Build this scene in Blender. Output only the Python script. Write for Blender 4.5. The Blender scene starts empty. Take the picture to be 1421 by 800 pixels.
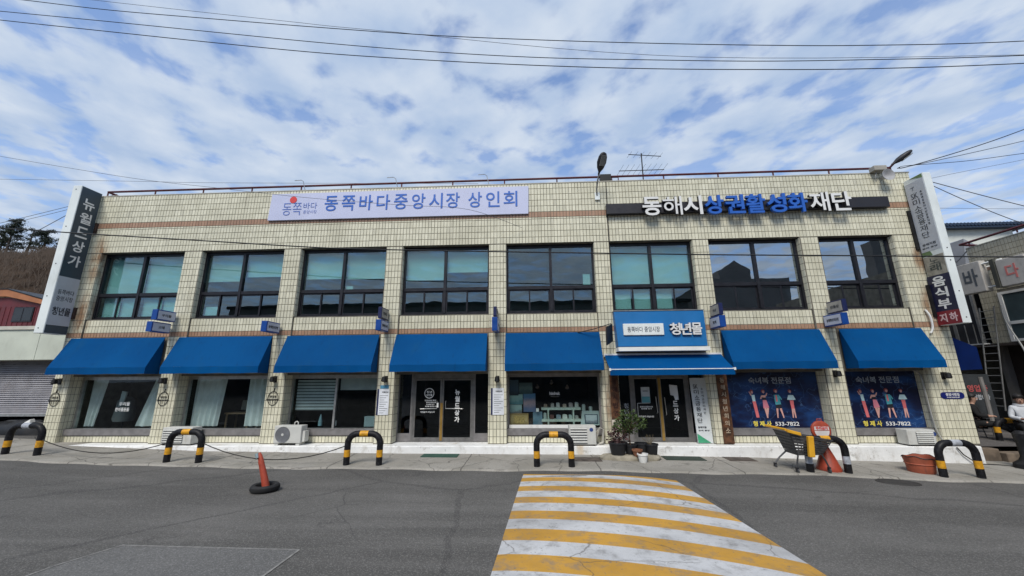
import bpy, math, random
from mathutils import Vector, Matrix
random.seed(7)
SC = bpy.context.scene
COL = SC.collection
rad = math.radians

# ------------------------------------------------------------------ camera
cd = bpy.data.cameras.new('camera'); cam = bpy.data.objects.new('camera', cd); COL.objects.link(cam)
cd.sensor_fit = 'HORIZONTAL'; cd.sensor_width = 36.0; cd.lens = 36.0*533.94/1421.0
cd.clip_start = .05; cd.clip_end = 2000
PIT, YAW, ROL, DIST, EYE = .229405, .047064, -.0072477, 11.1196, 1.74
fw = Vector((-math.sin(YAW)*math.cos(PIT), math.cos(YAW)*math.cos(PIT), math.sin(PIT)))
rt = Vector((math.cos(YAW), math.sin(YAW), 0)); up = rt.cross(fw)
r2 = rt*math.cos(ROL)+up*math.sin(ROL); u2 = -rt*math.sin(ROL)+up*math.cos(ROL)
M = Matrix((r2, u2, -fw)).transposed().to_4x4(); M.translation = Vector((0, -DIST, EYE))
cam.matrix_world = M
SC.camera = cam

# ------------------------------------------------------------------ sky, sun, exposure
SUN_EL, SUN_AZ = rad(50), rad(14)          # azimuth measured from straight behind the camera, towards the left
w = bpy.data.worlds.new('World'); SC.world = w; w.use_nodes = True
nt = w.node_tree; N = nt.nodes; L = nt.links
def wn(t, **k):
    n = N.new(t)
    for a, b in k.items(): setattr(n, a, b)
    return n
bg = N['Background']; bg.inputs[1].default_value = .13
sky = wn('ShaderNodeTexSky', sky_type='NISHITA', sun_disc=False, sun_elevation=SUN_EL, sun_rotation=math.pi+SUN_AZ, air_density=1.0, dust_density=.6, ozone_density=2.0)
tc = wn('ShaderNodeTexCoord'); sep = wn('ShaderNodeSeparateXYZ'); L.new(tc.outputs['Generated'], sep.inputs[0])
def wmath(op, a, b=None, c=None):
    n = wn('ShaderNodeMath', operation=op)
    for i, v in enumerate((a, b, c)):
        if v is None: continue
        if isinstance(v, (int, float)): n.inputs[i].default_value = v
        else: L.new(v, n.inputs[i])
    return n.outputs[0]
zz = wmath('MAXIMUM', sep.outputs[2], .06)
px = wmath('DIVIDE', sep.outputs[0], zz); py = wmath('DIVIDE', sep.outputs[1], zz)
# the cloud streets run towards the front left
ca, sa = math.cos(rad(133)), math.sin(rad(133))
along = wmath('ADD', wmath('MULTIPLY', px, ca), wmath('MULTIPLY', py, sa))
across = wmath('ADD', wmath('MULTIPLY', px, -sa), wmath('MULTIPLY', py, ca))
comb = wn('ShaderNodeCombineXYZ'); L.new(wmath('MULTIPLY', along, .92), comb.inputs[0]); L.new(across, comb.inputs[1])
n1 = wn('ShaderNodeTexNoise'); n1.inputs['Scale'].default_value = 5.4; n1.inputs['Detail'].default_value = 6; n1.inputs['Roughness'].default_value = .50; n1.inputs['Distortion'].default_value = .1
L.new(comb.outputs[0], n1.inputs['Vector'])
n2 = wn('ShaderNodeTexNoise'); n2.inputs['Scale'].default_value = .8; n2.inputs['Detail'].default_value = 3
L.new(comb.outputs[0], n2.inputs['Vector'])
cov = wmath('ADD', n1.outputs[0], wmath('MULTIPLY', wmath('SUBTRACT', n2.outputs[0], .45), .5))
mr = wn('ShaderNodeMapRange', interpolation_type='SMOOTHSTEP'); mr.inputs[1].default_value = .25; mr.inputs[2].default_value = .57
L.new(cov, mr.inputs[0])
# thin high veil towards the horizon
veil = wn('ShaderNodeMapRange'); veil.inputs[1].default_value = .05; veil.inputs[2].default_value = .85; veil.inputs[3].default_value = .84; veil.inputs[4].default_value = .08
L.new(sep.outputs[2], veil.inputs[0])
mask = wmath('MAXIMUM', mr.outputs[0], veil.outputs[0])
n3 = wn('ShaderNodeTexNoise'); n3.inputs['Scale'].default_value = 3.6; n3.inputs['Detail'].default_value = 6
L.new(comb.outputs[0], n3.inputs['Vector'])
ramp = wn('ShaderNodeMapRange'); ramp.inputs[1].default_value = .34; ramp.inputs[2].default_value = .66
L.new(n3.outputs[0], ramp.inputs[0])
cc = wn('ShaderNodeMix', data_type='RGBA'); L.new(ramp.outputs[0], cc.inputs[0])
cc.inputs[6].default_value = (3.2, 4.15, 5.75, 1); cc.inputs[7].default_value = (4.9, 5.55, 6.5, 1)
boost = wn('ShaderNodeMix', data_type='RGBA', blend_type='MULTIPLY'); boost.inputs[0].default_value = 1
L.new(sky.outputs[0], boost.inputs[6]); boost.inputs[7].default_value = (.88, 1.27, 1.70, 1)
mx = wn('ShaderNodeMix', data_type='RGBA'); L.new(mask, mx.inputs[0]); L.new(boost.outputs[2], mx.inputs[6]); L.new(cc.outputs[2], mx.inputs[7])
L.new(mx.outputs[2], bg.inputs[0])

sl = bpy.data.lights.new('sun', 'SUN'); sl.energy = 3.2; sl.angle = rad(24); sl.color = (1, .95, .86)
so = bpy.data.objects.new('sun', sl); COL.objects.link(so)
sdir = Vector((-math.sin(SUN_AZ)*math.cos(SUN_EL), -math.cos(SUN_AZ)*math.cos(SUN_EL), math.sin(SUN_EL)))
so.rotation_euler = sdir.to_track_quat('Z', 'Y').to_euler(); so.location = (0, -20, 40)
SC.view_settings.view_transform = 'Standard'; SC.view_settings.look = 'None'; SC.view_settings.exposure = 0; SC.view_settings.gamma = 1
SC.render.film_transparent = False

# ------------------------------------------------------------------ helpers
ORG = {}
class MB:
    def __init__(s): s.v = []; s.f = []; s.m = []; s.cur = 0
    def add(s, vs, fs, m=None):
        o = len(s.v); s.v += [tuple(p) for p in vs]
        s.f += [tuple(i+o for i in f) for f in fs]; s.m += [s.cur if m is None else m]*len(fs); return s
    def box(s, x0, x1, y0, y1, z0, z1, m=None):
        vs = [(x0,y0,z0),(x1,y0,z0),(x1,y1,z0),(x0,y1,z0),(x0,y0,z1),(x1,y0,z1),(x1,y1,z1),(x0,y1,z1)]
        return s.add(vs, [(0,3,2,1),(4,5,6,7),(0,1,5,4),(1,2,6,5),(2,3,7,6),(3,0,4,7)], m)
    def hexa(s, b, t, m=None):           # bottom and top loops of 4
        return s.add(list(b)+list(t), [(3,2,1,0),(4,5,6,7),(0,1,5,4),(1,2,6,5),(2,3,7,6),(3,0,4,7)], m)
    def frame(s, x0, x1, y0, y1, z0, z1, W, m=None):      # one connected rectangular ring
        L_ = lambda y, e: [(x0+e,y,z0+e),(x1-e,y,z0+e),(x1-e,y,z1-e),(x0+e,y,z1-e)]
        vs = L_(y0,0)+L_(y0,W)+L_(y1,0)+L_(y1,W); fs = []
        for i in range(4):
            j = (i+1) % 4; fs += [(i,j,4+j,4+i),(8+j,8+i,12+i,12+j),(j,i,8+i,8+j),(4+i,4+j,12+j,12+i)]
        return s.add(vs, fs, m)
    def quad(s, a, b, c, d, m=None): return s.add([a,b,c,d], [(0,1,2,3)], m)
    def prism(s, poly, d, m=None):       # planar polygon pushed along d
        n = len(poly); d = Vector(d); a = [Vector(p) for p in poly]; b = [p+d for p in a]
        fs = [tuple(range(n))[::-1], tuple(range(n, 2*n))]+[(i,(i+1)%n,(i+1)%n+n,i+n) for i in range(n)]
        return s.add(a+b, fs, m)
    def tube(s, pts, r, n=8, m=None, cap=True):
        pts = [Vector(p) for p in pts]; rs = r if isinstance(r, (list, tuple)) else [r]*len(pts)
        rings = []; a = None; closed = (pts[0]-pts[-1]).length < 1e-5 and len(pts) > 3
        for i, p in enumerate(pts):
            if closed and i in (0, len(pts)-1): t = (pts[1]-pts[-2]).normalized()
            else: t = (pts[min(i+1, len(pts)-1)]-pts[max(i-1, 0)]).normalized()
            if a is None: a = t.cross(Vector((0,0,1)) if abs(t.z) < .9 else Vector((1,0,0))).normalized()
            else: a = (a-t*a.dot(t)).normalized()
            b = t.cross(a).normalized()
            rings.append([p+a*math.cos(k*2*math.pi/n)*rs[i]+b*math.sin(k*2*math.pi/n)*rs[i] for k in range(n)])
        vs = [q for R in rings for q in R]; fs = []
        for i in range(len(pts)-1):
            for k in range(n):
                fs.append((i*n+k, i*n+(k+1)%n, (i+1)*n+(k+1)%n, (i+1)*n+k))
        if cap: fs += [tuple(range(n))[::-1], tuple(range((len(pts)-1)*n, len(pts)*n))]
        return s.add(vs, fs, m)
    def lathe(s, prof, c, n=20, m=None, axis='z'):
        vs = []; fs = []
        for r, h in prof:
            for k in range(n):
                a = 2*math.pi*k/n
                p = (r*math.cos(a), r*math.sin(a), h)
                if axis == 'y': p = (p[0], h, p[1])
                if axis == 'x': p = (h, p[0], p[1])
                vs.append((c[0]+p[0], c[1]+p[1], c[2]+p[2]))
        for i in range(len(prof)-1):
            for k in range(n): fs.append((i*n+k, i*n+(k+1)%n, (i+1)*n+(k+1)%n, (i+1)*n+k))
        if prof[0][0] > 1e-5: fs.append(tuple(range(n))[::-1])
        if prof[-1][0] > 1e-5: fs.append(tuple(range((len(prof)-1)*n, len(prof)*n)))
        return s.add(vs, fs, m)
    def build(s, name, mats, parent=None, smooth=False, sub=False, bevel=0):
        me = bpy.data.meshes.new(name); org = ORG.get(parent, Vector((0,0,0)))
        me.from_pydata([(p[0]-org[0], p[1]-org[1], p[2]-org[2]) for p in s.v], [], s.f)
        if not isinstance(mats, (list, tuple)): mats = [mats]
        for m in mats: me.materials.append(m)
        if len(mats) > 1: me.polygons.foreach_set('material_index', s.m)
        if smooth:
            me.polygons.foreach_set('use_smooth', [True]*len(me.polygons))
            try: me.set_sharp_from_angle(angle=rad(38))
            except Exception: pass
        me.update()
        o = bpy.data.objects.new(name, me); COL.objects.link(o)
        if parent: o.parent = parent; ORG[o] = org
        if bevel:
            b = o.modifiers.new('edge', 'BEVEL'); b.width = bevel; b.segments = 2; b.limit_method = 'ANGLE'; b.angle_limit = rad(40)
        return o
def box(name, mat, b, parent=None, bevel=0): return MB().box(*b).build(name, mat, parent, bevel=bevel)
def tag(o, label, cat, group=None, kind=None):
    o['label'] = label; o['category'] = cat
    if group: o['group'] = group
    if kind: o['kind'] = kind
    return o
def thing(name, label, cat, loc=(0,0,0), group=None):
    o = bpy.data.objects.new(name, None); COL.objects.link(o); o.location = loc; o.empty_display_size = .2
    ORG[o] = Vector(loc); return tag(o, label, cat, group)
def struct(o): o['kind'] = 'structure'; return o
def stuff(o): o['kind'] = 'stuff'; return o
def copy_tree(o, parent=None):
    c = o.copy(); COL.objects.link(c)
    if parent: c.parent = parent
    for ch in o.children: copy_tree(ch, c)
    return c

# ---- materials
def hx(h):
    h = h.lstrip('#'); f = lambda c: c/12.92 if c <= .04045 else ((c+.055)/1.055)**2.4
    return tuple(f(int(h[i:i+2], 16)/255) for i in (0, 2, 4))
class NT:
    def __init__(s, m): s.t = m.node_tree; s.n = s.t.nodes; s.l = s.t.links
    def new(s, t, ins=None, **k):
        n = s.n.new(t)
        for a, b in k.items(): setattr(n, a, b)
        for a, b in (ins or {}).items():
            if hasattr(b, 'is_output'): s.l.new(b, n.inputs[a])
            else: n.inputs[a].default_value = b
        return n
    def math(s, op, a, b=0, clamp=False):
        n = s.new('ShaderNodeMath', {0: a, 1: b}, operation=op, use_clamp=clamp); return n.outputs[0]
    def pos(s): return s.new('ShaderNodeNewGeometry').outputs['Position']
    def noise(s, scale, detail=4, rough=.55, vec=None, stretch=None):
        v = vec or s.pos()
        if stretch: v = s.new('ShaderNodeMapping', {0: v, 3: stretch}).outputs[0]
        return s.new('ShaderNodeTexNoise', {'Vector': v, 'Scale': scale, 'Detail': detail, 'Roughness': rough}).outputs[0]
    def ramp(s, v, a, b, c=0, d=1, smooth=True):
        return s.new('ShaderNodeMapRange', {0: v, 1: a, 2: b, 3: c, 4: d}, interpolation_type='SMOOTHSTEP' if smooth else 'LINEAR').outputs[0]
    def mix(s, f, a, b, mode='MIX'):
        g = lambda v: (*v, 1) if isinstance(v, tuple) and len(v) == 3 else v
        return s.new('ShaderNodeMix', {0: f, 6: g(a), 7: g(b)}, data_type='RGBA', blend_type=mode).outputs[2]
def blank(name):
    m = bpy.data.materials.new(name); m.use_nodes = True; t = NT(m); return m, t, m.node_tree.nodes['Principled BSDF']
def mat(name, col, rough=.6, metal=0, var=.12, vs=3.0, bump=0, bs=60, spec=.4, dirt=0, dcol=(.05,.045,.04), fine=0, emit=None):
    m, t, p = blank(name)
    col = tuple(col)
    a = tuple(c*(1-var) for c in col); b = tuple(min(1, c*(1+var)) for c in col)
    c = t.mix(t.ramp(t.noise(vs, 5), .3, .7), a, b)
    if fine: c = t.mix(t.ramp(t.noise(fine, 3), .35, .65), c, tuple(x*.78 for x in col))
    if dirt: c = t.mix(t.math('MULTIPLY', t.ramp(t.noise(vs*1.7, 7, .65, stretch=(1,1,.45)), .52, .75), dirt), c, dcol)
    t.l.new(c, p.inputs['Base Color']); p.inputs['Metallic'].default_value = metal
    p.inputs['Specular IOR Level'].default_value = spec
    r = t.ramp(t.noise(vs*2, 4), .3, .7, max(.03, rough-.08), min(1, rough+.08)); t.l.new(r, p.inputs['Roughness'])
    if bump:
        bn = t.new('ShaderNodeBump', {'Height': t.noise(bs, 4), 'Strength': bump, 'Distance': .01}); t.l.new(bn.outputs[0], p.inputs['Normal'])
    if emit: p.inputs['Emission Color'].default_value = (*emit[:3], 1); p.inputs['Emission Strength'].default_value = emit[3]
    return m
def glass(name, tint, refl, gloss=(.9,.95,1), rough=.0):
    m = bpy.data.materials.new(name); m.use_nodes = True; t = NT(m); t.n.remove(t.n['Principled BSDF'])
    tr = t.new('ShaderNodeBsdfTransparent', {0: (*tint, 1)})
    nb = t.new('ShaderNodeBump', {'Height': t.noise(.9, 2), 'Strength': .05, 'Distance': .05})
    gl = t.new('ShaderNodeBsdfGlossy', {'Color': (*gloss, 1), 'Roughness': rough, 'Normal': nb.outputs[0]})
    fc = t.new('ShaderNodeLayerWeight', {0: .5}).outputs['Facing']
    f = t.math('ADD', t.math('MULTIPLY', t.math('POWER', fc, 5), .6), .035+refl, True)
    mxn = t.new('ShaderNodeMixShader', {0: f, 1: tr.outputs[0], 2: gl.outputs[0]})
    t.l.new(mxn.outputs[0], t.n['Material Output'].inputs[0]); return m

# tile: every tile its own tint; rust where the sign brackets drip
def tile_mat(name, c0, c1, c2, stains=()):
    m, t, p = blank(name)
    ri = t.new('ShaderNodeNewGeometry').outputs['Random Per Island']
    c = t.mix(ri, c0, c1)
    c = t.mix(t.ramp(ri, .955, .96, 0, .45), c, tuple(x*.62 for x in c0))
    c = t.mix(t.ramp(t.noise(.7, 5, .6), .42, .72), c, c2)
    streak = t.ramp(t.noise(2.2, 6, .6, stretch=(2.4, 2.4, .22)), .55, .8)
    c = t.mix(t.math('MULTIPLY', streak, .38), c, (.20,.17,.12))
    run = t.ramp(t.noise(5.5, 5, .6, stretch=(3, 3, .10)), .56, .72)
    c = t.mix(t.math('MULTIPLY', run, .30), c, (.16,.135,.10))
    if stains:
        sp = t.new('ShaderNodeSeparateXYZ', {0: t.pos()}).outputs
        nz = t.noise(5, 6, .7, stretch=(1,1,.35))
        for (sx, sz, rx, rz) in stains:
            dx = t.math('DIVIDE', t.math('SUBTRACT', sp[0], sx), rx); dz = t.math('DIVIDE', t.math('SUBTRACT', sp[2], sz), rz)
            d = t.math('ADD', t.math('MULTIPLY', dx, dx), t.math('MULTIPLY', dz, dz))
            f = t.math('MULTIPLY', t.ramp(d, 1, 0), t.ramp(nz, .3, .6))
            c = t.mix(t.math('MULTIPLY', f, .8), c, (.22,.09,.03))
    t.l.new(c, p.inputs['Base Color']); p.inputs['Roughness'].default_value = .33; p.inputs['Specular IOR Level'].default_value = .4
    return m
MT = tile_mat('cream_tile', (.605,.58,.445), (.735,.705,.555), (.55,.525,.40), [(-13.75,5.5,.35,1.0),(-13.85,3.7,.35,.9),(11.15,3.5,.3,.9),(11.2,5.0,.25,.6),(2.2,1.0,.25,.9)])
MTB = tile_mat('brown_tile', (.34,.20,.13), (.42,.26,.175), (.29,.175,.12))
GROUT = mat('grout', (.14,.128,.105), .9, var=.3, vs=4)
PLAS = mat('painted_plaster', (.5,.48,.42), .85, var=.1)
FRAME = mat('charcoal_aluminium', (.018,.018,.023), .38, .2, var=.2, vs=5)
ALU = mat('brushed_aluminium', (.42,.42,.41), .38, .7, var=.12, vs=8, dirt=.4)
GREYF = mat('grey_window_frame', (.20,.19,.19), .5, .2, var=.15, vs=6)
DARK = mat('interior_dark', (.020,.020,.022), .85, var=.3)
INNER = mat('interior_wall', (.34,.35,.35), .9, var=.2, vs=.8)
CEIL = mat('interior_ceiling', (.3,.3,.3), .9)
BLIND = mat('roller_blind_fabric', (.66,.74,.72), .9, var=.06, vs=1.5)
CURT = mat('curtain_fabric', (.66,.72,.70), .9, var=.08, vs=4)
GU = glass('teal_glass', (.68,.83,.83), .075)
GR = glass('mirror_tint_glass', (.42,.52,.53), .36)
GS = glass('shop_glass', (.88,.92,.92), -.012)
def cloth_mat():
    m, t, p = blank('awning_canvas')
    c = t.mix(t.ramp(t.noise(.6, 5), .3, .7), (.0008,.058,.195), (.0015,.074,.235))
    c = t.mix(t.math('MULTIPLY', t.ramp(t.noise(1.6, 6, .6, stretch=(2,2,.5)), .52, .78), .38), c, (.012,.075,.17))
    c = t.mix(t.math('MULTIPLY', t.ramp(t.noise(7, 5, .6, stretch=(1.6, 1.6, .12)), .55, .75), .30), c, (.006,.03,.09))
    orr = t.new('ShaderNodeObjectInfo').outputs['Random']
    c = t.mix(t.ramp(orr, 0, 1, 0, .22), c, (.006,.04,.11))
    t.l.new(c, p.inputs['Base Color']); p.inputs['Roughness'].default_value = .7; p.inputs['Specular IOR Level'].default_value = .04
    bn = t.new('ShaderNodeBump', {'Height': t.noise(1.1, 3), 'Strength': .25, 'Distance': .06}); t.l.new(bn.outputs[0], p.inputs['Normal'])
    return m
CANVAS = cloth_mat()
UNDER = mat('awning_lining', (.004,.03,.13), .8)
WHITE = mat('white_paint', (.74,.74,.72), .55, var=.06, dirt=.35, dcol=(.3,.27,.22))
WMETAL = mat('white_sign_metal', (.72,.76,.75), .4, .0, var=.06, vs=1.2, dirt=.3, dcol=(.35,.36,.33))
def plinth_mat():
    m, t, p = blank('white_plinth_paint')
    c = t.mix(t.ramp(t.noise(1.6, 5), .3, .7), (.66,.66,.65), (.8,.8,.79))
    c = t.mix(t.math('MULTIPLY', t.ramp(t.noise(3, 8, .7), .56, .68), .7), c, (.33,.31,.28))
    c = t.mix(t.math('MULTIPLY', t.ramp(t.noise(1.1, 4, stretch=(1,1,.2)), .62, .74), .5), c, (.5,.33,.13))
    c = t.mix(t.math('MULTIPLY', t.ramp(t.noise(4.5, 7, .7, stretch=(1,1,.5)), .50, .72), .55), c, (.42,.39,.34))
    c = t.mix(t.math('MULTIPLY', t.ramp(t.noise(11, 8, .75), .60, .66), .6), c, (.20,.18,.155))
    t.l.new(c, p.inputs['Base Color']); p.inputs['Roughness'].default_value = .7
    bn = t.new('ShaderNodeBump', {'Height': t.noise(14, 5), 'Strength': .35, 'Distance': .02}); t.l.new(bn.outputs[0], p.inputs['Normal']); return m
PLINTH = plinth_mat()
SLATE = mat('slate_print', (.040,.062,.082), .45, var=.06)
GREYP = mat('grey_print', (.47,.49,.53), .5, var=.05)
INK = mat('dark_ink', (.05,.055,.065), .6, var=.05)
INKW = mat('white_ink', (.78,.78,.76), .6, var=.04)
INKB = mat('blue_ink', (.020,.115,.47), .5, var=.04)
LOGOB = mat('logo_blue_ink', (.09,.17,.50), .5, var=.04)
INKR = mat('red_ink', (.62,.05,.05), .5, var=.04)
BANNER = mat('banner_vinyl', (.50,.53,.71), .5, var=.04, vs=1)
BLACKM = mat('black_metal', (.012,.012,.013), .5, .1, var=.3)
BARM = mat('dark_bar_paint', (.018,.017,.022), .45, var=.1)
LETW = mat('white_letter_acrylic', (.70,.70,.69), .4, var=.05, vs=2)
LETB = mat('blue_letter_acrylic', (.020,.11,.46), .35, var=.05)
LETS = mat('dark_letter_side', (.03,.03,.035), .5)
BLUEB = mat('blue_box_paint', (.004,.05,.25), .4, var=.08)
NAVYB = mat('navy_paint', (.010,.016,.075), .45, var=.1)
SIGNB = mat('entrance_sign_blue', (.002,.125,.35), .42, var=.05, vs=1.5)
RED = mat('red_rail_paint', (.075,.010,.014), .5, var=.25, vs=5)
ORANGE = mat('orange_plastic', (.34,.055,.028), .5, var=.15, vs=6, dirt=.4)
TYRE = mat('tyre_rubber', (.014,.014,.015), .8, var=.3, vs=9, bump=.3)
def hoop_black():
    return mat('worn_black_paint', (.010,.010,.012), .5, var=.4, vs=14, dirt=.4, dcol=(.10,.097,.093), spec=.2)
HBLK = hoop_black()
HYEL = mat('yellow_band_paint', (.60,.29,.015), .5, var=.2, vs=14, dirt=.65, dcol=(.16,.10,.03))
HGRY = mat('worn_grey_band', (.36,.38,.42), .5, var=.25, vs=14, dirt=.5)
ACW = mat('ac_casing', (.56,.56,.53), .5, var=.06, dirt=.35, dcol=(.25,.2,.14))
ACD = mat('ac_grille_grey', (.16,.165,.18), .6, var=.1)
TERRA = mat('red_rubber_tub', (.33,.085,.045), .65, var=.2, vs=5, dirt=.5, dcol=(.1,.05,.04))
POTB = mat('black_pot', (.016,.017,.02), .55, var=.2)
SOIL = mat('soil', (.035,.025,.018), .95, var=.3, vs=30)
LEAF = mat('leaf', (.045,.075,.018), .55, var=.45, vs=9)
LEAFD = mat('purple_leaf', (.07,.035,.035), .6, var=.4, vs=9)
WOODB = mat('weathered_board', (.095,.040,.018), .75, var=.6, vs=7, bump=.3, bs=40, dirt=.85, dcol=(.03,.015,.01))
WOODW = mat('old_white_board', (.5,.45,.38), .75, var=.25, vs=5, dirt=.8, dcol=(.16,.09,.05))
YELP = mat('yellow_plastic', (.70,.36,.025), .45, var=.1)
DGREY = mat('dark_grey_plastic', (.055,.055,.058), .5, var=.25, vs=12)
def concrete():
    m, t, p = blank('concrete')
    c = t.mix(t.ramp(t.noise(1.3, 6, .6), .3, .7), (.25,.235,.205), (.35,.33,.295))
    c = t.mix(t.math('MULTIPLY', t.ramp(t.noise(2.6, 8, .7), .52, .7), .7), c, (.095,.088,.076))
    c = t.mix(t.math('MULTIPLY', t.ramp(t.noise(.9, 5, .6), .56, .68), .5), c, (.34,.325,.30))
    c = t.mix(t.ramp(t.noise(60, 3), .4, .75, 0, .45), c, (.13,.12,.105))
    x = t.new('ShaderNodeSeparateXYZ', {0: t.pos()}).outputs[0]
    w_ = t.math('ADD', x, t.math('MULTIPLY', t.noise(2.0, 3), .10))
    d = t.math('ABSOLUTE', t.math('SUBTRACT', t.math('FRACT', t.math('DIVIDE', w_, 3.1)), .5))
    c = t.mix(t.ramp(d, .006, .003, 0, .7), c, (.05,.045,.04))
    nv = t.new('ShaderNodeMix', {0: .2, 4: t.pos(), 5: t.new('ShaderNodeTexNoise', {'Vector': t.pos(), 'Scale': 3.0, 'Detail': 5}).outputs['Color']}, data_type='VECTOR').outputs[1]
    cr = t.new('ShaderNodeTexVoronoi', {'Vector': nv, 'Scale': .8}, feature='DISTANCE_TO_EDGE').outputs['Distance']
    c = t.mix(t.math('MULTIPLY', t.ramp(cr, .010, .002), .6), c, (.06,.055,.05))
    t.l.new(c, p.inputs['Base Color']); p.inputs['Roughness'].default_value = .92; p.inputs['Specular IOR Level'].default_value = .2
    bn = t.new('ShaderNodeBump', {'Height': t.noise(40, 7, .7), 'Strength': .6, 'Distance': .015}); t.l.new(bn.outputs[0], p.inputs['Normal']); return m
CONC = concrete()
def asphalt(name, c0, c1, tracks=True):
    m, t, p = blank(name)
    c = t.mix(t.ramp(t.noise(.55, 6, .6), .3, .7), c0, c1)
    c = t.mix(t.ramp(t.noise(.17, 4, .6, stretch=(.6, 1.6, 1)), .4, .65, 0, .75), c, tuple(x*.60 for x in c0))
    if tracks:
        c = t.mix(t.math('MULTIPLY', t.ramp(t.noise(.9, 5, .55, stretch=(.12, 1.1, 1)), .46, .66), .62), c, tuple(x*.62 for x in c0))
        c = t.mix(t.math('MULTIPLY', t.ramp(t.noise(1.3, 4, .6, stretch=(.10, .9, 1)), .54, .74), .35), c, tuple(x*1.5 for x in c1))
    if tracks:
        ns = t.new('ShaderNodeTexNoise', {'Vector': t.pos(), 'Scale': 1.1, 'Detail': 6, 'Roughness': .65}).outputs[0]
        c = t.mix(t.math('MULTIPLY', t.ramp(ns, .62, .72), .55), c, (.045,.043,.042))          # oil and damp stains
        wv = t.new('ShaderNodeMix', {0: .25, 4: t.pos(), 5: t.new('ShaderNodeTexNoise', {'Vector': t.pos(), 'Scale': 1.2, 'Detail': 5}).outputs['Color']}, data_type='VECTOR').outputs[1]
        sd = t.new('ShaderNodeTexVoronoi', {'Vector': wv, 'Scale': .23}, feature='DISTANCE_TO_EDGE').outputs['Distance']
        c = t.mix(t.math('MULTIPLY', t.ramp(sd, .010, .005), .5), c, (.05,.048,.047))             # sealed seams
        gr = t.noise(9, 5, .7)
        c = t.mix(t.math('MULTIPLY', t.ramp(gr, .6, .75), .25), c, (.22,.205,.185))               # dust and grit
    v = t.new('ShaderNodeTexVoronoi', {'Vector': t.pos(), 'Scale': 95.0}).outputs['Color']
    g = t.new('ShaderNodeSeparateColor', {0: v}).outputs[0]
    c = t.mix(t.ramp(g, .6, 1.0, 0, .38), c, tuple(x*2.3 for x in c1))
    c = t.mix(t.ramp(t.noise(38, 3), .5, .8, 0, .6), c, tuple(x*.4 for x in c0))
    nv = t.new('ShaderNodeMix', {0: .12, 4: t.pos(), 5: t.new('ShaderNodeTexNoise', {'Vector': t.pos(), 'Scale': 2.5, 'Detail': 5}).outputs['Color']}, data_type='VECTOR').outputs[1]
    cr = t.new('ShaderNodeTexVoronoi', {'Vector': nv, 'Scale': .42}, feature='DISTANCE_TO_EDGE').outputs['Distance']
    k = t.math('MULTIPLY', t.ramp(cr, .006, .001), t.ramp(t.noise(.4, 2), .5, .62))
    c = t.mix(t.math('MULTIPLY', k, .45), c, (.03,.03,.03))
    t.l.new(c, p.inputs['Base Color']); p.inputs['Roughness'].default_value = .88; p.inputs['Specular IOR Level'].default_value = .25
    h = t.math('ADD', g, t.math('MULTIPLY', t.noise(60, 4), 1.2))
    bn = t.new('ShaderNodeBump', {'Height': h, 'Strength': .6, 'Distance': .006}); t.l.new(bn.outputs[0], p.inputs['Normal']); return m
ASPH = asphalt('asphalt', (.100,.096,.090), (.128,.122,.115))
ASPHP = asphalt('asphalt_patch', (.108,.106,.103), (.136,.133,.129), False)
def paint(name, col, wear=(.16,.15,.14)):
    m, t, p = blank(name)
    c = t.mix(t.ramp(t.noise(1.2, 6, .62), .3, .75), col, tuple(x*.72 for x in col))
    c = t.mix(t.math('MULTIPLY', t.ramp(t.noise(4, 9, .72), .47, .70), .68), c, wear)
    c = t.mix(t.math('MULTIPLY', t.ramp(t.noise(1.0, 5, .6, stretch=(.25, 1.3, 1)), .5, .7), .35), c, tuple(x*.9 for x in wear))
    c = t.mix(t.math('MULTIPLY', t.ramp(t.noise(17, 7, .75), .60, .64), .75), c, (.12,.115,.11))
    c = t.mix(t.math('MULTIPLY', t.ramp(t.noise(70, 3, .6), .55, .75), .35), c, wear)
    nv = t.new('ShaderNodeMix', {0: .16, 4: t.pos(), 5: t.new('ShaderNodeTexNoise', {'Vector': t.pos(), 'Scale': 3.5, 'Detail': 6}).outputs['Color']}, data_type='VECTOR').outputs[1]
    cr = t.new('ShaderNodeTexVoronoi', {'Vector': nv, 'Scale': .75}, feature='DISTANCE_TO_EDGE').outputs['Distance']
    k = t.math('MULTIPLY', t.ramp(cr, .008, .001), t.ramp(t.noise(.6, 2), .46, .54))
    c = t.mix(t.math('MULTIPLY', k, .6), c, (.07,.06,.05))
    t.l.new(c, p.inputs['Base Color']); p.inputs['Roughness'].default_value = .7
    bn = t.new('ShaderNodeBump', {'Height': t.noise(80, 4), 'Strength': .35, 'Distance': .005}); t.l.new(bn.outputs[0], p.inputs['Normal']); return m
PYEL = paint('yellow_road_paint', (.52,.275,.035)); PWHT = paint('white_road_paint', (.53,.53,.535))

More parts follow.
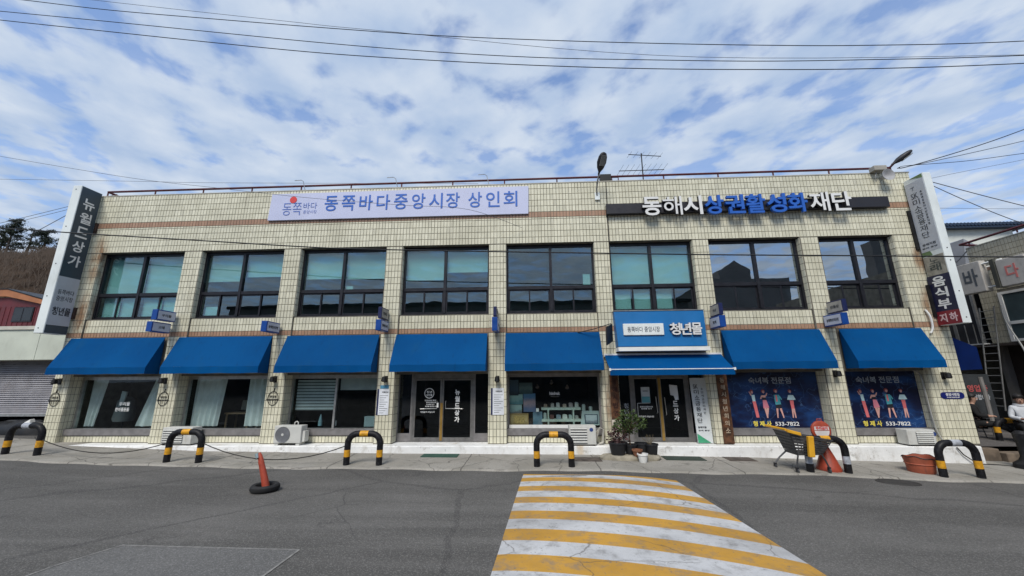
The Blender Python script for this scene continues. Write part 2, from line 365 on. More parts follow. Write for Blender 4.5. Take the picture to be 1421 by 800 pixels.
# ---- lettering
def glyph(s, bold=0, sp=1.0):
    c = bpy.data.curves.new('lettering', 'FONT'); c.body = s; c.size = 1; c.offset = bold; c.extrude = .5; c.space_character = sp; c.resolution_u = 3
    o = bpy.data.objects.new('lettering', c); m = bpy.data.meshes.new_from_object(o)
    v = [tuple(q.co) for q in m.vertices]; f = [tuple(q.vertices) for q in m.polygons]
    bpy.data.objects.remove(o); bpy.data.curves.remove(c); bpy.data.meshes.remove(m)
    return v, f
def put(mb, s, ctr, u, v, wd, ht, depth=.004, bold=.012, m=None, sp=1.0):
    vs, fs = glyph(s, bold, sp)
    if not vs: return mb
    x0 = min(p[0] for p in vs); x1 = max(p[0] for p in vs); y0 = min(p[1] for p in vs); y1 = max(p[1] for p in vs)
    u = Vector(u); v = Vector(v); n = u.cross(v); ctr = Vector(ctr)
    sx = (wd/(x1-x0)) if wd else ht/(y1-y0); sy = (ht/(y1-y0)) if ht else sx
    if not wd: sx = sy
    out = [ctr+u*((p[0]-(x0+x1)/2)*sx)+v*((p[1]-(y0+y1)/2)*sy)+n*(p[2]*depth) for p in vs]
    return mb.add(out, fs, m)
def column(mb, s, top, u, v, size, pitch, depth=.004, bold=.02, m=None):
    c = Vector(top)
    for ch in s:
        if ch != ' ': put(mb, ch, c-Vector(v)*(size/2), u, v, size*(.9 if ord(ch) > 255 else .62), size, depth, bold, m)
        c = c-Vector(v)*pitch
    return mb
UX, UZ = (1,0,0), (0,0,1)

# ------------------------------------------------------------------ ground
GX = [(-400,.16),(-22,.16),(-17,.05),(-12.6,-.09),(-9,-.21),(-5.5,-.25),(-2.2,-.268),(1.7,-.285),(5.5,-.338),(8.5,-.42),(12,-.50),(20,-.62),(400,-.62)]
def g(x):
    for (a, za), (b, zb) in zip(GX, GX[1:]):
        if a <= x <= b: return za+(zb-za)*(x-a)/(b-a)
    return GX[-1][1]
def sheet(name, m, xs, ys, zf):
    mb = MB(); vs = [(x, y, zf(x, y)) for y in ys for x in xs]; n = len(xs)
    mb.add(vs, [(j*n+i, j*n+i+1, (j+1)*n+i+1, (j+1)*n+i) for j in range(len(ys)-1) for i in range(n-1)])
    o = mb.build(name, m); struct(o); return o
xs = sorted(set([-400,-100,-40]+[p[0] for p in GX]+[x*.5 for x in range(-48, 44)]+[60,150]))
sheet('road', ASPH, xs, [-400,-60,-20,-10,-5,-2,0,6,20,60,400], lambda x, y: g(x))
# concrete apron between the road and the shop step, rising gently to the wall, with a broken front edge
def edge(x): return -1.9+.05*math.sin(x*1.3)+.035*math.sin(x*4.1+1)+(-.10 if x > 6 else 0)*min(1, (x-6)/3)
ap = MB(); ax = [x*.25 for x in range(-96, 57)]
for a, b in zip(ax, ax[1:]):
    r = lambda x, k: (x, [edge(x), edge(x)+.05, -1.0, .4][k], g(x)+[-.02, .035, .05, .075][k])
    for k in range(3): ap.quad(r(a,k), r(b,k), r(b,k+1), r(a,k+1))
struct(ap.build('pavement', CONC, smooth=True))
def apron(x, y=-.3): return g(x)+.035+.04*max(0, min(1, (y+1.85)/2.2))
# asphalt repair patch
SEAM = mat('patch_seam', (.19,.185,.175), .9, var=.3, vs=12)
sm_ = MB()
for (ax_, ay_), (bx_, by2) in (((-5.3,-6.55),(-5.11,-5.99)),((-5.11,-5.99),(-2.83,-6.02)),((-2.83,-6.02),(-2.86,-8.4)),((-5.5,-8.4),(-5.3,-6.55))):
    d_ = Vector((bx_-ax_, by2-ay_, 0)).normalized(); n_ = Vector((-d_.y, d_.x, 0))*.014
    q_ = [Vector((ax_, ay_, g(ax_)+.007))-n_, Vector((bx_, by2, g(bx_)+.007))-n_, Vector((bx_, by2, g(bx_)+.007))+n_, Vector((ax_, ay_, g(ax_)+.007))+n_]
    sm_.add(q_, [(0,1,2,3)])
struct(sm_.build('asphalt_seam', SEAM))
struct(MB().add([(-5.11,-5.99,g(-5)+.004),(-2.83,-6.02,g(-3)+.004),(-2.86,-8.4,g(-3)+.004),(-5.5,-8.4,g(-5)+.004),(-5.3,-6.55,g(-5)+.004)], [(4,3,2,1,0)]).build('asphalt_patch', ASPHP))
# raised zebra hump
def hump(x):
    t = (x+.42)/3.5
    return 0 if t <= 0 or t >= 1 else .085*math.sin(math.pi*t)**.7
hx_ = [-.42+3.5*i/28 for i in range(29)]
hm = MB()
hy = [-2.15,-2.25,-2.35,-2.45,-2.6,-3.5,-5,-7,-9.5]; nh = len(hy)-1
def hz(x, y): return g(x)+.003+hump(x)*min(1, max(0, (-2.15-y)/.45))
hv = [(x, y, hz(x, y)) for y in hy for x in hx_]
hm.add(hv, [(j*29+i+29, j*29+i+30, j*29+i+1, j*29+i) for j in range(nh) for i in range(28)])
hump_o = struct(hm.build('crosswalk', ASPH, smooth=True))
LY = [-2.2,-2.36,-2.62,-2.9,-3.23,-3.54,-3.89,-4.2,-4.57,-4.91,-5.28,-5.65,-6.04,-6.43,-6.83,-7.25,-7.7,-8.15]
def stripe_y(i, x):
    t = (x+.4)/3.4; l = LY[i]
    d = -.50-.42*min(1, max(0, (-2.6-l)/3.0))
    return l+d*(t**1.15 if t > 0 else 0)
for i in range(len(LY)-1):
    mb = MB(); pts = []
    for k in range(25):
        t = k/24
        ytop = stripe_y(i, -.3+3.25*t); ybot = stripe_y(i+1, -.3+3.25*t)
        l = lambda y: -.20+.06*(y+2.2); rr = lambda y: 2.80-.055*(y+2.2)
        xa = l(ytop)+(rr(ytop)-l(ytop))*t; xb = l(ybot)+(rr(ybot)-l(ybot))*t
        pts.append(((xa, ytop, hz(xa, ytop)+.006), (xb, ybot, hz(xb, ybot)+.006)))
    for a, b in zip(pts, pts[1:]): mb.quad(a[1], b[1], b[0], a[0])
    mb.build('stripe', PYEL if i % 2 == 0 else PWHT, hump_o, smooth=True)
# a last white triangle at the far right corner
# ------------------------------------------------------------------ tile facing
PW, PH, GAP = .0975, .196, .0108
def tiles(mb, o, u, v, U0, U1, V0, V1, proud=.009, pw=PW, ph=PH, v0=0.0, gap=GAP):
    """box tiles on the plane through o spanned by u, v, between the given coordinates"""
    o = Vector(o); u = Vector(u); v = Vector(v); n = u.cross(v)
    i0 = math.floor(U0/pw); i1 = math.ceil(U1/pw); j0 = math.floor((V0-v0)/ph); j1 = math.ceil((V1-v0)/ph)
    for j in range(j0, j1):
        c = max(V0, v0+j*ph)+gap/2; d = min(V1, v0+(j+1)*ph)-gap/2
        if d-c < .02: continue
        for i in range(i0, i1):
            a = max(U0, i*pw)+gap/2; b = min(U1, (i+1)*pw)-gap/2
            if b-a < .015: continue
            h = proud+random.uniform(-.0012, .0012); s = .003; t1 = random.uniform(-.0012, .0012); t2 = random.uniform(-.0012, .0012)
            base = [o+u*x+v*y for x, y in ((a,c),(b,c),(b,d),(a,d))]
            top = [o+u*x+v*y+n*(h+e) for x, y, e in ((a+s,c+s,t1),(b-s,c+s,-t1),(b-s,d-s,t2),(a+s,d-s,-t2))]
            mb.add(base+top, [(4,5,6,7),(0,1,5,4),(1,2,6,5),(2,3,7,6),(3,0,4,7)])
    return mb

# ------------------------------------------------------------------ main building
BX0, BX1, BD, TOP = -14.2, 11.5, 11.0, 7.70
PIL = [(-14.2,-13.7),(-10.9,-10.33),(-7.65,-7.11),(-4.4,-3.88),(-1.21,-.70),(1.96,2.42),(4.87,5.33),(7.97,8.5),(10.6,11.5)]
BAY = [(PIL[i][1], PIL[i+1][0]) for i in range(8)]
bld = thing('commercial_building', 'long two storey market building faced with cream tiles', 'building')
WZ0, WZ1, BZ0, BZ1, GZ = 3.58, 5.73, 3.02, 3.165, 1.86
RU, RG, SPN = .17, .33, .05
mb = MB()
mb.box(BX0, BX1, 0, .3, WZ1, TOP)                                        # header and parapet
for a, b in PIL: mb.box(a, b, 0, .4, -.5, WZ1)
for a, b in BAY:
    mb.box(a, b, SPN, .4, GZ, WZ0)
mb.box(BX0, BX1, BD-.3, BD, -.5, TOP); mb.box(BX0, BX0+.25, .41, BD-.31, -.5, TOP); mb.box(BX1-.25, BX1, .41, BD-.31, -.5, TOP)
mb.build('wall', GROUT, bld)
MB().box(BX0+.25, BX1-.25, .31, BD-.3, 7.1, 7.3).build('roof', PLAS, bld)
MB().box(BX0-.02, BX1+.02, -.02, .32, TOP, TOP+.03).build('coping', mat('coping_stone', (.42,.40,.34), .8), bld)
tm = MB()
bo = (0, 0, 0)
tiles(tm, bo, UX, UZ, BX0, BX1, WZ1, 6.57, v0=WZ1)
tiles(tm, bo, UX, UZ, BX0, BX1, 6.75, TOP, v0=6.75)
for a, b in PIL:
    tiles(tm, bo, UX, UZ, a, b, BZ1, WZ1, v0=BZ1)
    tiles(tm, bo, UX, UZ, a, b, 0, BZ0, v0=-.02)
for i, (a, b) in enumerate(BAY):
    tiles(tm, (0,SPN,0), UX, UZ, a, b, BZ1, WZ0, v0=BZ1)
    for x, uu in ((a, (0,1,0)), (b, (0,-1,0))):                          # reveals
        k = 1 if uu[1] > 0 else -1
        lo, hi = (0, RU) if k > 0 else (-RU, 0)
        tiles(tm, (x,0,0), uu, UZ, lo, hi, WZ0, WZ1, v0=BZ1, proud=.006)
        lo, hi = (0, RG) if k > 0 else (-RG, 0)
        tiles(tm, (x,0,0), uu, UZ, lo, hi, 0, GZ+.1, v0=-.02, proud=.006)
    if i not in (3, 5): tiles(tm, (0,.17,0), UX, UZ, a, b, .0, .195, v0=-.02)
stuff(tm.build('cream_tile', MT, bld))
tb = MB()
tiles(tb, bo, UX, UZ, BX0, BX1, 6.57, 6.75, v0=6.57, ph=.18)
for a, b in PIL: tiles(tb, bo, UX, UZ, a, b, BZ0, BZ1, v0=BZ0, ph=.145)
for a, b in BAY: tiles(tb, (0,SPN,0), UX, UZ, a, b, BZ0, BZ1, v0=BZ0, ph=.145)
stuff(tb.build('brown_tile', MTB, bld))
# low walls under the shop windows (bays 4 and 6 are entrances)
for i, (a, b) in enumerate(BAY):
    if i not in (3, 5): MB().box(a, b, .17, .45, -.5, .195).build('sill_wall', GROUT, bld)
# white step along the whole front
st = MB()
sx = [BX0+.25+.5*i for i in range(50)]+[BX1-.28]
for a, b in zip(sx, sx[1:]):
    za, zb = 0.0, 0.0
    wob = lambda x: .012*math.sin(x*2.3)+.008*math.sin(x*6.1)
    p = lambda x: [(x,-.30+wob(x),apron(x)-.06),(x,-.28+wob(x)*.6,-.035+wob(x)*.4),(x,-.26,-.015),(x,.6,-.012)]
    A, B = p(a), p(b)
    for k in range(3): st.quad(A[k], B[k], B[k+1], A[k+1])
A = p(sx[-1]); st.quad(A[0], (A[0][0],.6,A[0][2]), A[3], A[1]); A = p(sx[0]); st.quad(A[1], A[3], (A[0][0],.6,A[0][2]), A[0])
st.build('front_step', PLINTH, bld, smooth=True)
# rooms
rm = MB()
rm.box(BX0+.3, BX1-.3, 5.2, 5.25, 3.2, 7.0); rm.box(BX0+.26, BX1-.26, .42, 5.3, 3.18, 3.24)
rm.build('upper_room', INNER, bld)
MB().box(BX0+.26, BX1-.26, .42, 5.3, 6.2, 6.25).build('ceiling', CEIL, bld)
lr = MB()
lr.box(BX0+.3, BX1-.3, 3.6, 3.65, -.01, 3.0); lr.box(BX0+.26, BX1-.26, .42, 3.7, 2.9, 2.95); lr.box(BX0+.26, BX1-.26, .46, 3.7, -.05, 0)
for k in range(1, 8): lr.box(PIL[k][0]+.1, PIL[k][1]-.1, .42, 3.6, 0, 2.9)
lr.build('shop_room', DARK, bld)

# ---- upper windows
MUL = [-12.36,-9.04,-5.78,-2.58,.645,3.65,6.70,9.57]
TZ0, TZ1 = 4.33, 4.43
FY0, FY1 = RU, RU+.10
BLD = {0: (4.46, 4.46, .3), 1: (4.80, 4.93), 2: (4.82, 4.80), 3: (4.72, 4.95), 5: (4.42, 4.42)}
for i, (a, b) in enumerate(BAY):
    m_ = MUL[i]; F = .06; H = .04
    f = MB()
    f.box(a, a+F, FY0, FY1, WZ0, WZ1); f.box(b-F, b, FY0, FY1, WZ0, WZ1)
    f.box(a+F, b-F, FY0+.002, FY1, WZ1-F-.03, WZ1); f.box(a+F, b-F, FY0+.002, FY1, WZ0, WZ0+F)
    f.box(m_-H, m_+H, FY0-.012, FY1, WZ0+F, WZ1-F-.03)
    f.box(a+F, m_-H, FY0+.003, FY1, TZ0, TZ1); f.box(m_+H, b-F, FY0+.003, FY1, TZ0, TZ1)
    wf = f.build('window', FRAME, bld)
    gm = GR if i >= 6 else GU
    for x0, x1 in ((a+F, m_-H), (m_+H, b-F)):
        MB().box(x0, x1, FY0+.045, FY0+.052, TZ1, WZ1-F-.03).build('pane', gm, wf)
        xm = (x0+x1)/2
        for q, (s0, s1, dy) in enumerate(((x0, xm+.03, .030), (xm-.03, x1, .055))):
            W = .045; z0, z1 = WZ0+F, TZ0
            s = MB(); y0 = FY0+dy
            s.frame(s0, s1, y0, y0+.022, z0, z1, .045)
            s.build('sash', FRAME, wf)
            MB().box(s0+W, s1-W, y0+.008, y0+.013, z0+.045, z1-.045).build('pane', gm, wf)
    if i in BLD:
        for (x0, x1), zb in zip(((a+.06, m_-.03), (m_+.03, b-.06)), BLD[i][:2]):
            r = MB(); r.box(x0, x1, .345, .349, zb, WZ1-.12); r.tube([(x0,.35,zb),(x1,.35,zb)], .014, 6)
            r.build('roller_blind', BLIND, wf)
        if i in (0, 5):
            for x0, x1 in ((a+.1, (a+m_)/2-.02), ((a+m_)/2+.03, m_-.06), (m_+.08, (b+m_)/2-.03)) + (((b+m_)/2+.03, b-.1),)*(i == 0):
                MB().box(x0, x1, .335, .338, WZ0+.12, TZ0+.02).build('roller_blind', BLIND, wf)
    if i == 1: MB().box(-10.2, -9.75, .34, .345, 3.68, 3.98).build('paper_sheet', BLIND, wf)
    if i == 4: MB().box(1.62, 1.84, .30, .305, 4.47, 4.80).build('paper_sheet', BLIND, wf)
    if i == 2: MB().box(-5.72, -5.5, .30, .305, 4.46, 4.56).build('paper_sheet', BLIND, wf)

# ---- shop windows
def shop_frame(i, mull=(), sill=True):
    a, b = BAY[i]; F = .06; f = MB()
    f.box(a, a+F, RG, RG+.09, .36, GZ+.0); f.box(b-F, b, RG, RG+.09, .36, GZ); f.box(a+F, b-F, RG+.002, RG+.09, GZ-.10, GZ)
    for x in mull: f.box(x-.03, x+.03, RG+.003, RG+.08, .36, GZ-.10)
    o = f.build('shop_window', ALU if i < 4 else GREYF, bld)
    MB().box(a, b, .13, RG+.12, .195, .36).build('sill', GREYF, o)
    xs_ = [a+F]+[q for x in mull for q in (x-.03, x+.03)]+[b-F]
    for k in range(0, len(xs_), 2): MB().box(xs_[k], xs_[k+1], RG+.03, RG+.038, .36, GZ-.10).build('pane', GS, o)
    return o
W1 = shop_frame(0); W2 = shop_frame(1); W3 = shop_frame(2, (-5.75,)); W5 = shop_frame(4); W7 = shop_frame(6); W8 = shop_frame(7)
MB().box(BAY[4][0]+.06, BAY[4][1]-.9, .29, .33, .365, .45).build('white_ledge', WHITE, W5)
def curtain(x0, x1, label, x0b=None, x1b=None, pal=None):
    x0b = x0 if x0b is None else x0b; x1b = x1 if x1b is None else x1b
    mb = MB(); n = 48; rows = 8; vs = []
    ph = random.random()*6
    for j in range(rows+1):
        z = .40+(GZ-.08-.40)*j/rows; k = j/rows
        for i in range(n+1):
            t = i/n; xa = x0b+(x0-x0b)*k; xb = x1b+(x1-x1b)*k
            vs.append((xa+(xb-xa)*t, .56+.035*math.sin(t*(x1-x0)*34+ph+.5*math.sin(t*9))*(1.1-.3*k), z))
    mb.add(vs, [(j*(n+1)+i, j*(n+1)+i+1, (j+1)*(n+1)+i+1, (j+1)*(n+1)+i) for j in range(rows) for i in range(n)])
    return tag(mb.build('curtain', pal or CURT, smooth=True), label, 'curtain', 'curtains in the shop windows')
curtain(-13.62, -13.1, 'narrow pale curtain at left side of the far left shop window', x1b=-13.28)
curtain(-11.55, -10.95, 'pale curtain at right side of the far left shop window, hem swept left', x0b=-11.95)
curtain(-10.25, -9.3, 'wide pale curtain drawn over left side of the shop window with a chair', x1b=-9.42)
curtain(-8.55, -7.7, 'wide pale curtain drawn over right side of the shop window with a chair')
sb = MB()
for k in range(10): sb.box(-7.02, -5.80, .50, .504+.001*k, 1.72-.088*k-.058, 1.72-.088*k)
zb_ = sb.build('zebra_blind', mat('zebra_blind_cloth', (.50,.58,.58), .9), W3)
sb2 = MB()
for k in range(10): sb2.box(-7.02, -5.80, .515, .517, 1.72-.088*k-.084, 1.72-.088*k-.058)
sb2.build('zebra_blind_gap', mat('zebra_blind_gauze', (.16,.18,.18), .9), W3)
MB().box(-5.70, -4.47, .50, .504, 1.42, 1.76).build('roller_blind', mat('grey_roller_cloth', (.42,.47,.47), .9), W3)

# ---- entrance 1 (bay 4) and entrance 2 (bay 6)
DOORM = mat('door_frame_metal', (.19,.185,.18), .42, .5, var=.15, vs=6, dirt=.4)
GOLD = mat('brass_door_stile', (.36,.22,.06), .4, .5, var=.15)
def entrance(i, x0, xm, x1, handles):
    a, b = BAY[i]; f = MB(); y0, y1 = RG, RG+.08
    f.box(x0-.06, x0, y0, y1, 0, GZ); f.box(x1, x1+.06, y0, y1, 0, GZ); f.box(x0, x1, y0+.002, y1, GZ-.12, GZ); f.box(x0, x1, y0-.01, y1+.02, -.011, .02)
    o = f.build('entrance', DOORM, bld)
    for s0, s1, k in ((x0, xm-.004, 0), (xm+.004, x1, 1)):
        d = MB(); W = .05
        d.box(s0, s0+W, y0+.01, y0+.05, .022, GZ-.125); d.box(s1-W, s1, y0+.01, y0+.05, .022, GZ-.125); d.box(s0+W, s1-W, y0+.012, y0+.05, .022, .11); d.box(s0+W, s1-W, y0+.012, y0+.05, GZ-.18, GZ-.125)
        d.build('door', [DOORM], o)
        MB().box(s0+W, s1-W, y0+.025, y0+.033, .11, GZ-.18).build('pane', GS, o)
    MB().box(xm-.035, xm+.035, y0-.006, y0+.008, .03, 1.05 if i == 3 else GZ-.14).build('door_stile', GOLD, o)
    for side, (s0, s1) in enumerate(((a, x0-.06), (x1+.06, b))):
        if s1-s0 < .1: continue
        p = MB(); p.box(s0, s1, y0+.003, y1-.01, 0, .22); p.box(s0, s0+.03, y0+.004, y1-.01, .22, GZ); p.box(s1-.03, s1, y0+.004, y1-.01, .22, GZ)
        p.build('side_panel', GREYF, o)
        MB().box(s0+.03, s1-.03, y0+.03, y0+.038, .22, GZ).build('pane', glass('dusty_glass', (.62,.68,.76), .02) if side == 0 and i == 3 else GS, o)
    for h in handles: MB().tube(h, .011, 8).build('handle', ALU, o, smooth=True)
    return o
hy0 = RG-.05
E1 = entrance(3, -3.41, -2.595, -1.71, [[(-2.72,RG+.01,1.10),(-2.72,hy0,1.10),(-2.72,hy0,.90),(-3.2,hy0,.89)], [(-2.47,RG+.01,1.10),(-2.47,hy0,1.10),(-2.47,hy0,.90),(-1.98,hy0,.89)]])
E2 = entrance(5, 2.88, 3.62, 4.36, [[(2.96,RG+.01,.6),(2.96,hy0,.62),(2.96,hy0,1.02),(3.30,hy0,1.03)], [(3.50,RG+.01,.75),(3.50,hy0,.77),(3.48,hy0,1.2)], [(3.74,RG+.01,.70),(3.74,hy0,.72),(3.72,hy0,1.18)]])
def flat(name, m, s, ctr, wd, ht, parent=None, y=None, bold=.012, u=UX, v=UZ, depth=.002, sp=1.0):
    return put(MB(), s, ctr, u, v, wd, ht, depth, bold, sp=sp).build(name, m, parent)
gy = RG+.02
t = column(MB(), '뉴월드상가', (-2.145, gy, 1.42), UX, UZ, .155, .187, .002, .035); t.build('lettering', INKW, E1)
t = column(MB(), '드상가', (4.03, gy, 1.08), UX, UZ, .155, .19, .002, .035); t.build('lettering', INKW, E2)
lg = MB()
def ring(mb, c, r0, r1, n=28, d=.002, axis='y'):
    vs = []
    for k in range(n):
        a = 2*math.pi*k/n
        for r in (r0, r1):
            vs.append((c[0]+r*math.cos(a), c[1], c[2]+r*math.sin(a)))
    return mb.add(vs, [(2*k, 2*k+1, (2*k+3) % (2*n), (2*k+2) % (2*n)) for k in range(n)])
ring(lg, (-2.97,gy,1.32), .125, .145)
put(lg, '청년', (-2.97,gy,1.355), UX, UZ, .16, .07, .002, .03); put(lg, '상인몰', (-2.97,gy,1.27), UX, UZ, .18, .06, .002, .03)
for k, s in enumerate(('청년상인 공간', '동쪽바다중앙시장', '청년몰 입구', '방문을 환영합니다')):
    put(lg, s, (-2.93+.02*(k % 2),gy,1.12-.055*k), UX, UZ, .34-.05*(k % 3), .036, .002, .03)
put(lg, '자동문이 아닙니다', (-3.0,gy,.80), UX, UZ, .42, .05, .002, .03)
lg.build('lettering', INKW, E1)
MB().box(-2.72, -2.67, hy0-.02, hy0-.016, .93, 1.06).build('paper_tag', INKW, E1)
lg2 = MB(); put(lg2, '동쪽바다중앙시장', (3.22,gy,.92), UX, UZ, .36, .04, .002, .03); put(lg2, '청년몰 입구', (3.22,gy,.87), UX, UZ, .30, .04, .002, .03); put(lg2, '자동문이 아닙니다', (3.2,gy,.66), UX, UZ, .42, .05, .002, .03)
lg2.build('lettering', INKW, E2)
lg3 = MB(); column(lg3, '청년몰', (2.66, gy, 1.02), UX, UZ, .14, .16, .002, .03); lg3.build('lettering', mat('faded_ink', (.4,.42,.45), .6), E2)
po = tag(MB().box(3.10, 3.34, gy-.012, gy-.008, 1.02, 1.46).build('notice_paper', [mat('grey_paper', (.45,.48,.5), .8)]), 'grey and teal notice stuck on left glass door of the plant pot entrance', 'notice')
MB().box(3.11, 3.33, gy-.016, gy-.0125, 1.03, 1.20).build('teal_print', mat('teal_print', (.10,.30,.34), .7), po)
MB().box(3.15, 3.29, gy-.016, gy-.0125, 1.34, 1.36).build('text_line', INK, po)
pq = tag(MB().add([(3.90,gy-.01,1.52),(4.12,gy-.01,1.50),(4.13,gy-.01,1.11),(4.03,gy-.01,1.10),(4.00,gy-.01,1.22),(3.91,gy-.01,1.24)], [(5,4,3,2,1,0)]).build('notice_paper', mat('white_paper', (.62,.63,.65), .8)), 'white paper taped over the door lettering of the plant pot entrance', 'notice')

# ---- railing on the parapet
rl = MB(); rl.tube([(-14.12,.1,7.93),(11.1,.1,7.93)], .035, 8); rl.build('railing', RED, bld, smooth=True)
for k in range(16):
    x = -14.12+1.672*k
    MB().tube([(x,.1,TOP+.02),(x,.1,7.92)], .022, 6).build('railing_post', RED, bld)
MB().tube([(-14.12,.1,7.93),(-14.0,1.2,7.90),(-13.9,4,7.9)], .035, 6).build('railing_return', RED, bld)
dp = MB().tube([(2.44,-.02,TOP),(2.43,-.02,6.9),(2.41,-.025,6.6),(2.41,-.02,3.2)], .014, 6).build('downpipe', BLACKM, bld)

# ------------------------------------------------------------------ awnings
def awning(x0, x1, label, ztop=3.0, zf=2.11, zb=1.925, d=.44, y0=-.012):
    t_ = thing('awning', label, 'awning', ((x0+x1)/2, 0, zb), 'blue canvas awnings over the shop bays')
    c = MB(); n = 36; rows = 8
    vs = []
    for j in range(rows+1):
        k = j/rows
        for i in range(n+1):
            t = i/n; x = x0+(x1-x0)*t
            sag = -.012*math.sin(math.pi*t)*math.sin(math.pi*k)-.016*abs(math.sin(t*math.pi*3))*math.sin(math.pi*min(1,k*1.15))**.7-.004*math.sin(t*17+x0)*k
            vs.append((x, y0-(d+y0)*k+sag*.4, ztop+(zf-ztop)*k+sag))
    c.add(vs, [(j*(n+1)+i+n+1, j*(n+1)+i+n+2, j*(n+1)+i+1, j*(n+1)+i) for j in range(rows) for i in range(n)])
    c.build('canopy', CANVAS, t_, smooth=True)
    v = MB(); vv = [(x0+(x1-x0)*i/24, -d-.002+.010*math.sin(i*1.1+x0)*(1-r), zf+(zb-zf)*(1-r)+.006*math.sin(i*.7+x0*2)*(1-r)) for r in (1, 0) for i in range(25)]
    v.add(vv, [(i, i+25, i+26, i+1) for i in range(24)]); v.build('valance', CANVAS, t_, smooth=True)
    for x in (x0, x1):
        MB().add([(x,y0,ztop),(x,-d,zf),(x,-d,zb),(x,y0,zb)], [(0,1,2,3)]).build('side_panel', CANVAS, t_)
    fr = MB()
    fr.tube([(x0+.015,-d+.03,zb+.014),(x1-.015,-d+.03,zb+.014)], .011, 6); fr.tube([(x0+.01,-.03,zb+.012),(x1-.01,-.03,zb+.012)], .012, 6)
    for k in range(4):
        x = x0+.02+(x1-x0-.04)*k/3; fr.tube([(x,-.03,zb+.014),(x,-d+.04,zb+.014)], .009, 5); fr.tube([(x,-d+.03,zf-.05),(x,-.03,ztop-.14)], .009, 5)
    fr.build('awning_frame', mat('galvanised_frame', (.3,.3,.3), .5, .4), t_)
    return t_
for x0, x1, lab in ((-13.98,-10.99,'blue canvas awning over the far left shop window with narrow curtains'),
                    (-10.55,-7.66,'blue canvas awning over the window with wide curtains and a chair'),
                    (-7.20,-4.43,'blue canvas awning over the window with a striped zebra blind'),
                    (-3.92,-1.245,'blue canvas awning over the left double glass door entrance'),
                    (-.72,1.965,'blue canvas awning over the shop window full of paintings'),
                    (5.36,8.04,'blue canvas awning over the left one of two fashion posters'),
                    (8.557,10.74,'blue canvas awning over the right one of two fashion posters, next the corner')):
    awning(x0, x1, lab)
# low retractable awning under the entrance sign
t_ = thing('awning', 'flat retractable blue awning right under the entrance sign box', 'awning', (3.6, 0, 1.8))
x0, x1, d = 2.06, 5.24, .72
c = MB(); vs = []
for j in range(5):
    k = j/4
    for i in range(13):
        x = x0+(x1-x0)*i/12; vs.append((x, -.08-(d-.08)*k, 2.35-.41*k-.02*math.sin(math.pi*k)))
c.add(vs, [(j*13+i+13, j*13+i+14, j*13+i+1, j*13+i) for j in range(4) for i in range(12)]); c.build('canopy', CANVAS, t_, smooth=True)
v = MB(); v.add([(x0+(x1-x0)*i/24, -d-.012+.008*math.sin(i*1.9)*(1-r), 1.925+(1.785-1.925)*(1-r)) for r in (1, 0) for i in range(25)], [(i, i+25, i+26, i+1) for i in range(24)]); v.build('valance', CANVAS, t_, smooth=True)
MB().box(x0-.02, x1+.02, -.10, -.02, 2.30, 2.38).build('roller_case', WHITE, t_)
MB().tube([(x0-.01,-d,1.935),(x1+.01,-d,1.935)], .012, 8).build('front_bar', WHITE, t_)
for x in (x0+.25, x1-.25): MB().tube([(x,-.06,2.27),(x+(.3 if x < 3 else -.3),-.4,2.06),(x,-d+.02,1.92)], .018, 6).build('folding_arm', WHITE, t_)
for x in (x0, x1): MB().box(x-.025, x+.025, -d-.03, -d+.03, 1.90, 1.965).build('end_cap', WHITE, t_)
# side awning on the alley wall, its canvas coloured darker for the alley shade
t_ = thing('awning', 'blue awning with painted-in shade on the alley side wall behind the corner', 'awning', (11.8, .3, 1.86))
MB().prism([(BX1+.01,.12,2.80),(12.20,.12,2.47),(12.20,.12,1.88),(BX1+.01,.12,1.85)], (0,2.4,0)).build('canopy', mat('shaded_blue_canvas', (.002,.012,.075), .8, spec=.1), t_)

# ------------------------------------------------------------------ fascia signs
t_ = thing('banner_sign', 'long pale lavender banner board with blue lettering and red dot emblem', 'sign', (-4.15,-.06,6.67))
bnr = MB(); bnr.hexa([(-8.30,-.07,6.675),(0.0,-.07,6.675),(0.0,-.015,6.675),(-8.30,-.015,6.675)], [(-8.26,-.07,7.58),(0.02,-.07,7.60),(0.02,-.015,7.60),(-8.26,-.015,7.58)])
bnr.build('board', BANNER, t_)
by = -.078
xx = -6.30
for ch, xc in zip('동쪽바다중앙시장상인회', (-6.27,-5.71,-5.14,-4.58,-4.02,-3.45,-2.90,-2.36,-1.66,-1.10,-.55)):
    flat('letter', INKB, ch, (xc, by, 7.185+.008*(xc+6.3)/5-.012*(xc+3)/3),   .43, .52, t_, bold=.010, depth=.006)
dot = MB(); dot.lathe([(.0,-.004),(.115,-.004),(.115,.004),(0,.004)], (-7.53,by,7.36), 24, axis='y'); dot.build('emblem_dot', INKR, t_)
e = MB(); put(e, '동쪽', (-7.54,by,7.04), UX, UZ, .62, .42, .004, -.010); e.build('emblem_lettering', LOGOB, t_)
e = MB(); put(e, '바다', (-6.95,by,7.14), UX, UZ, .44, .22, .004, -.010); put(e, '중앙시장', (-6.94,by,6.93), UX, UZ, .44, .11, .004, -.02); e.build('emblem_lettering', LOGOB, t_)

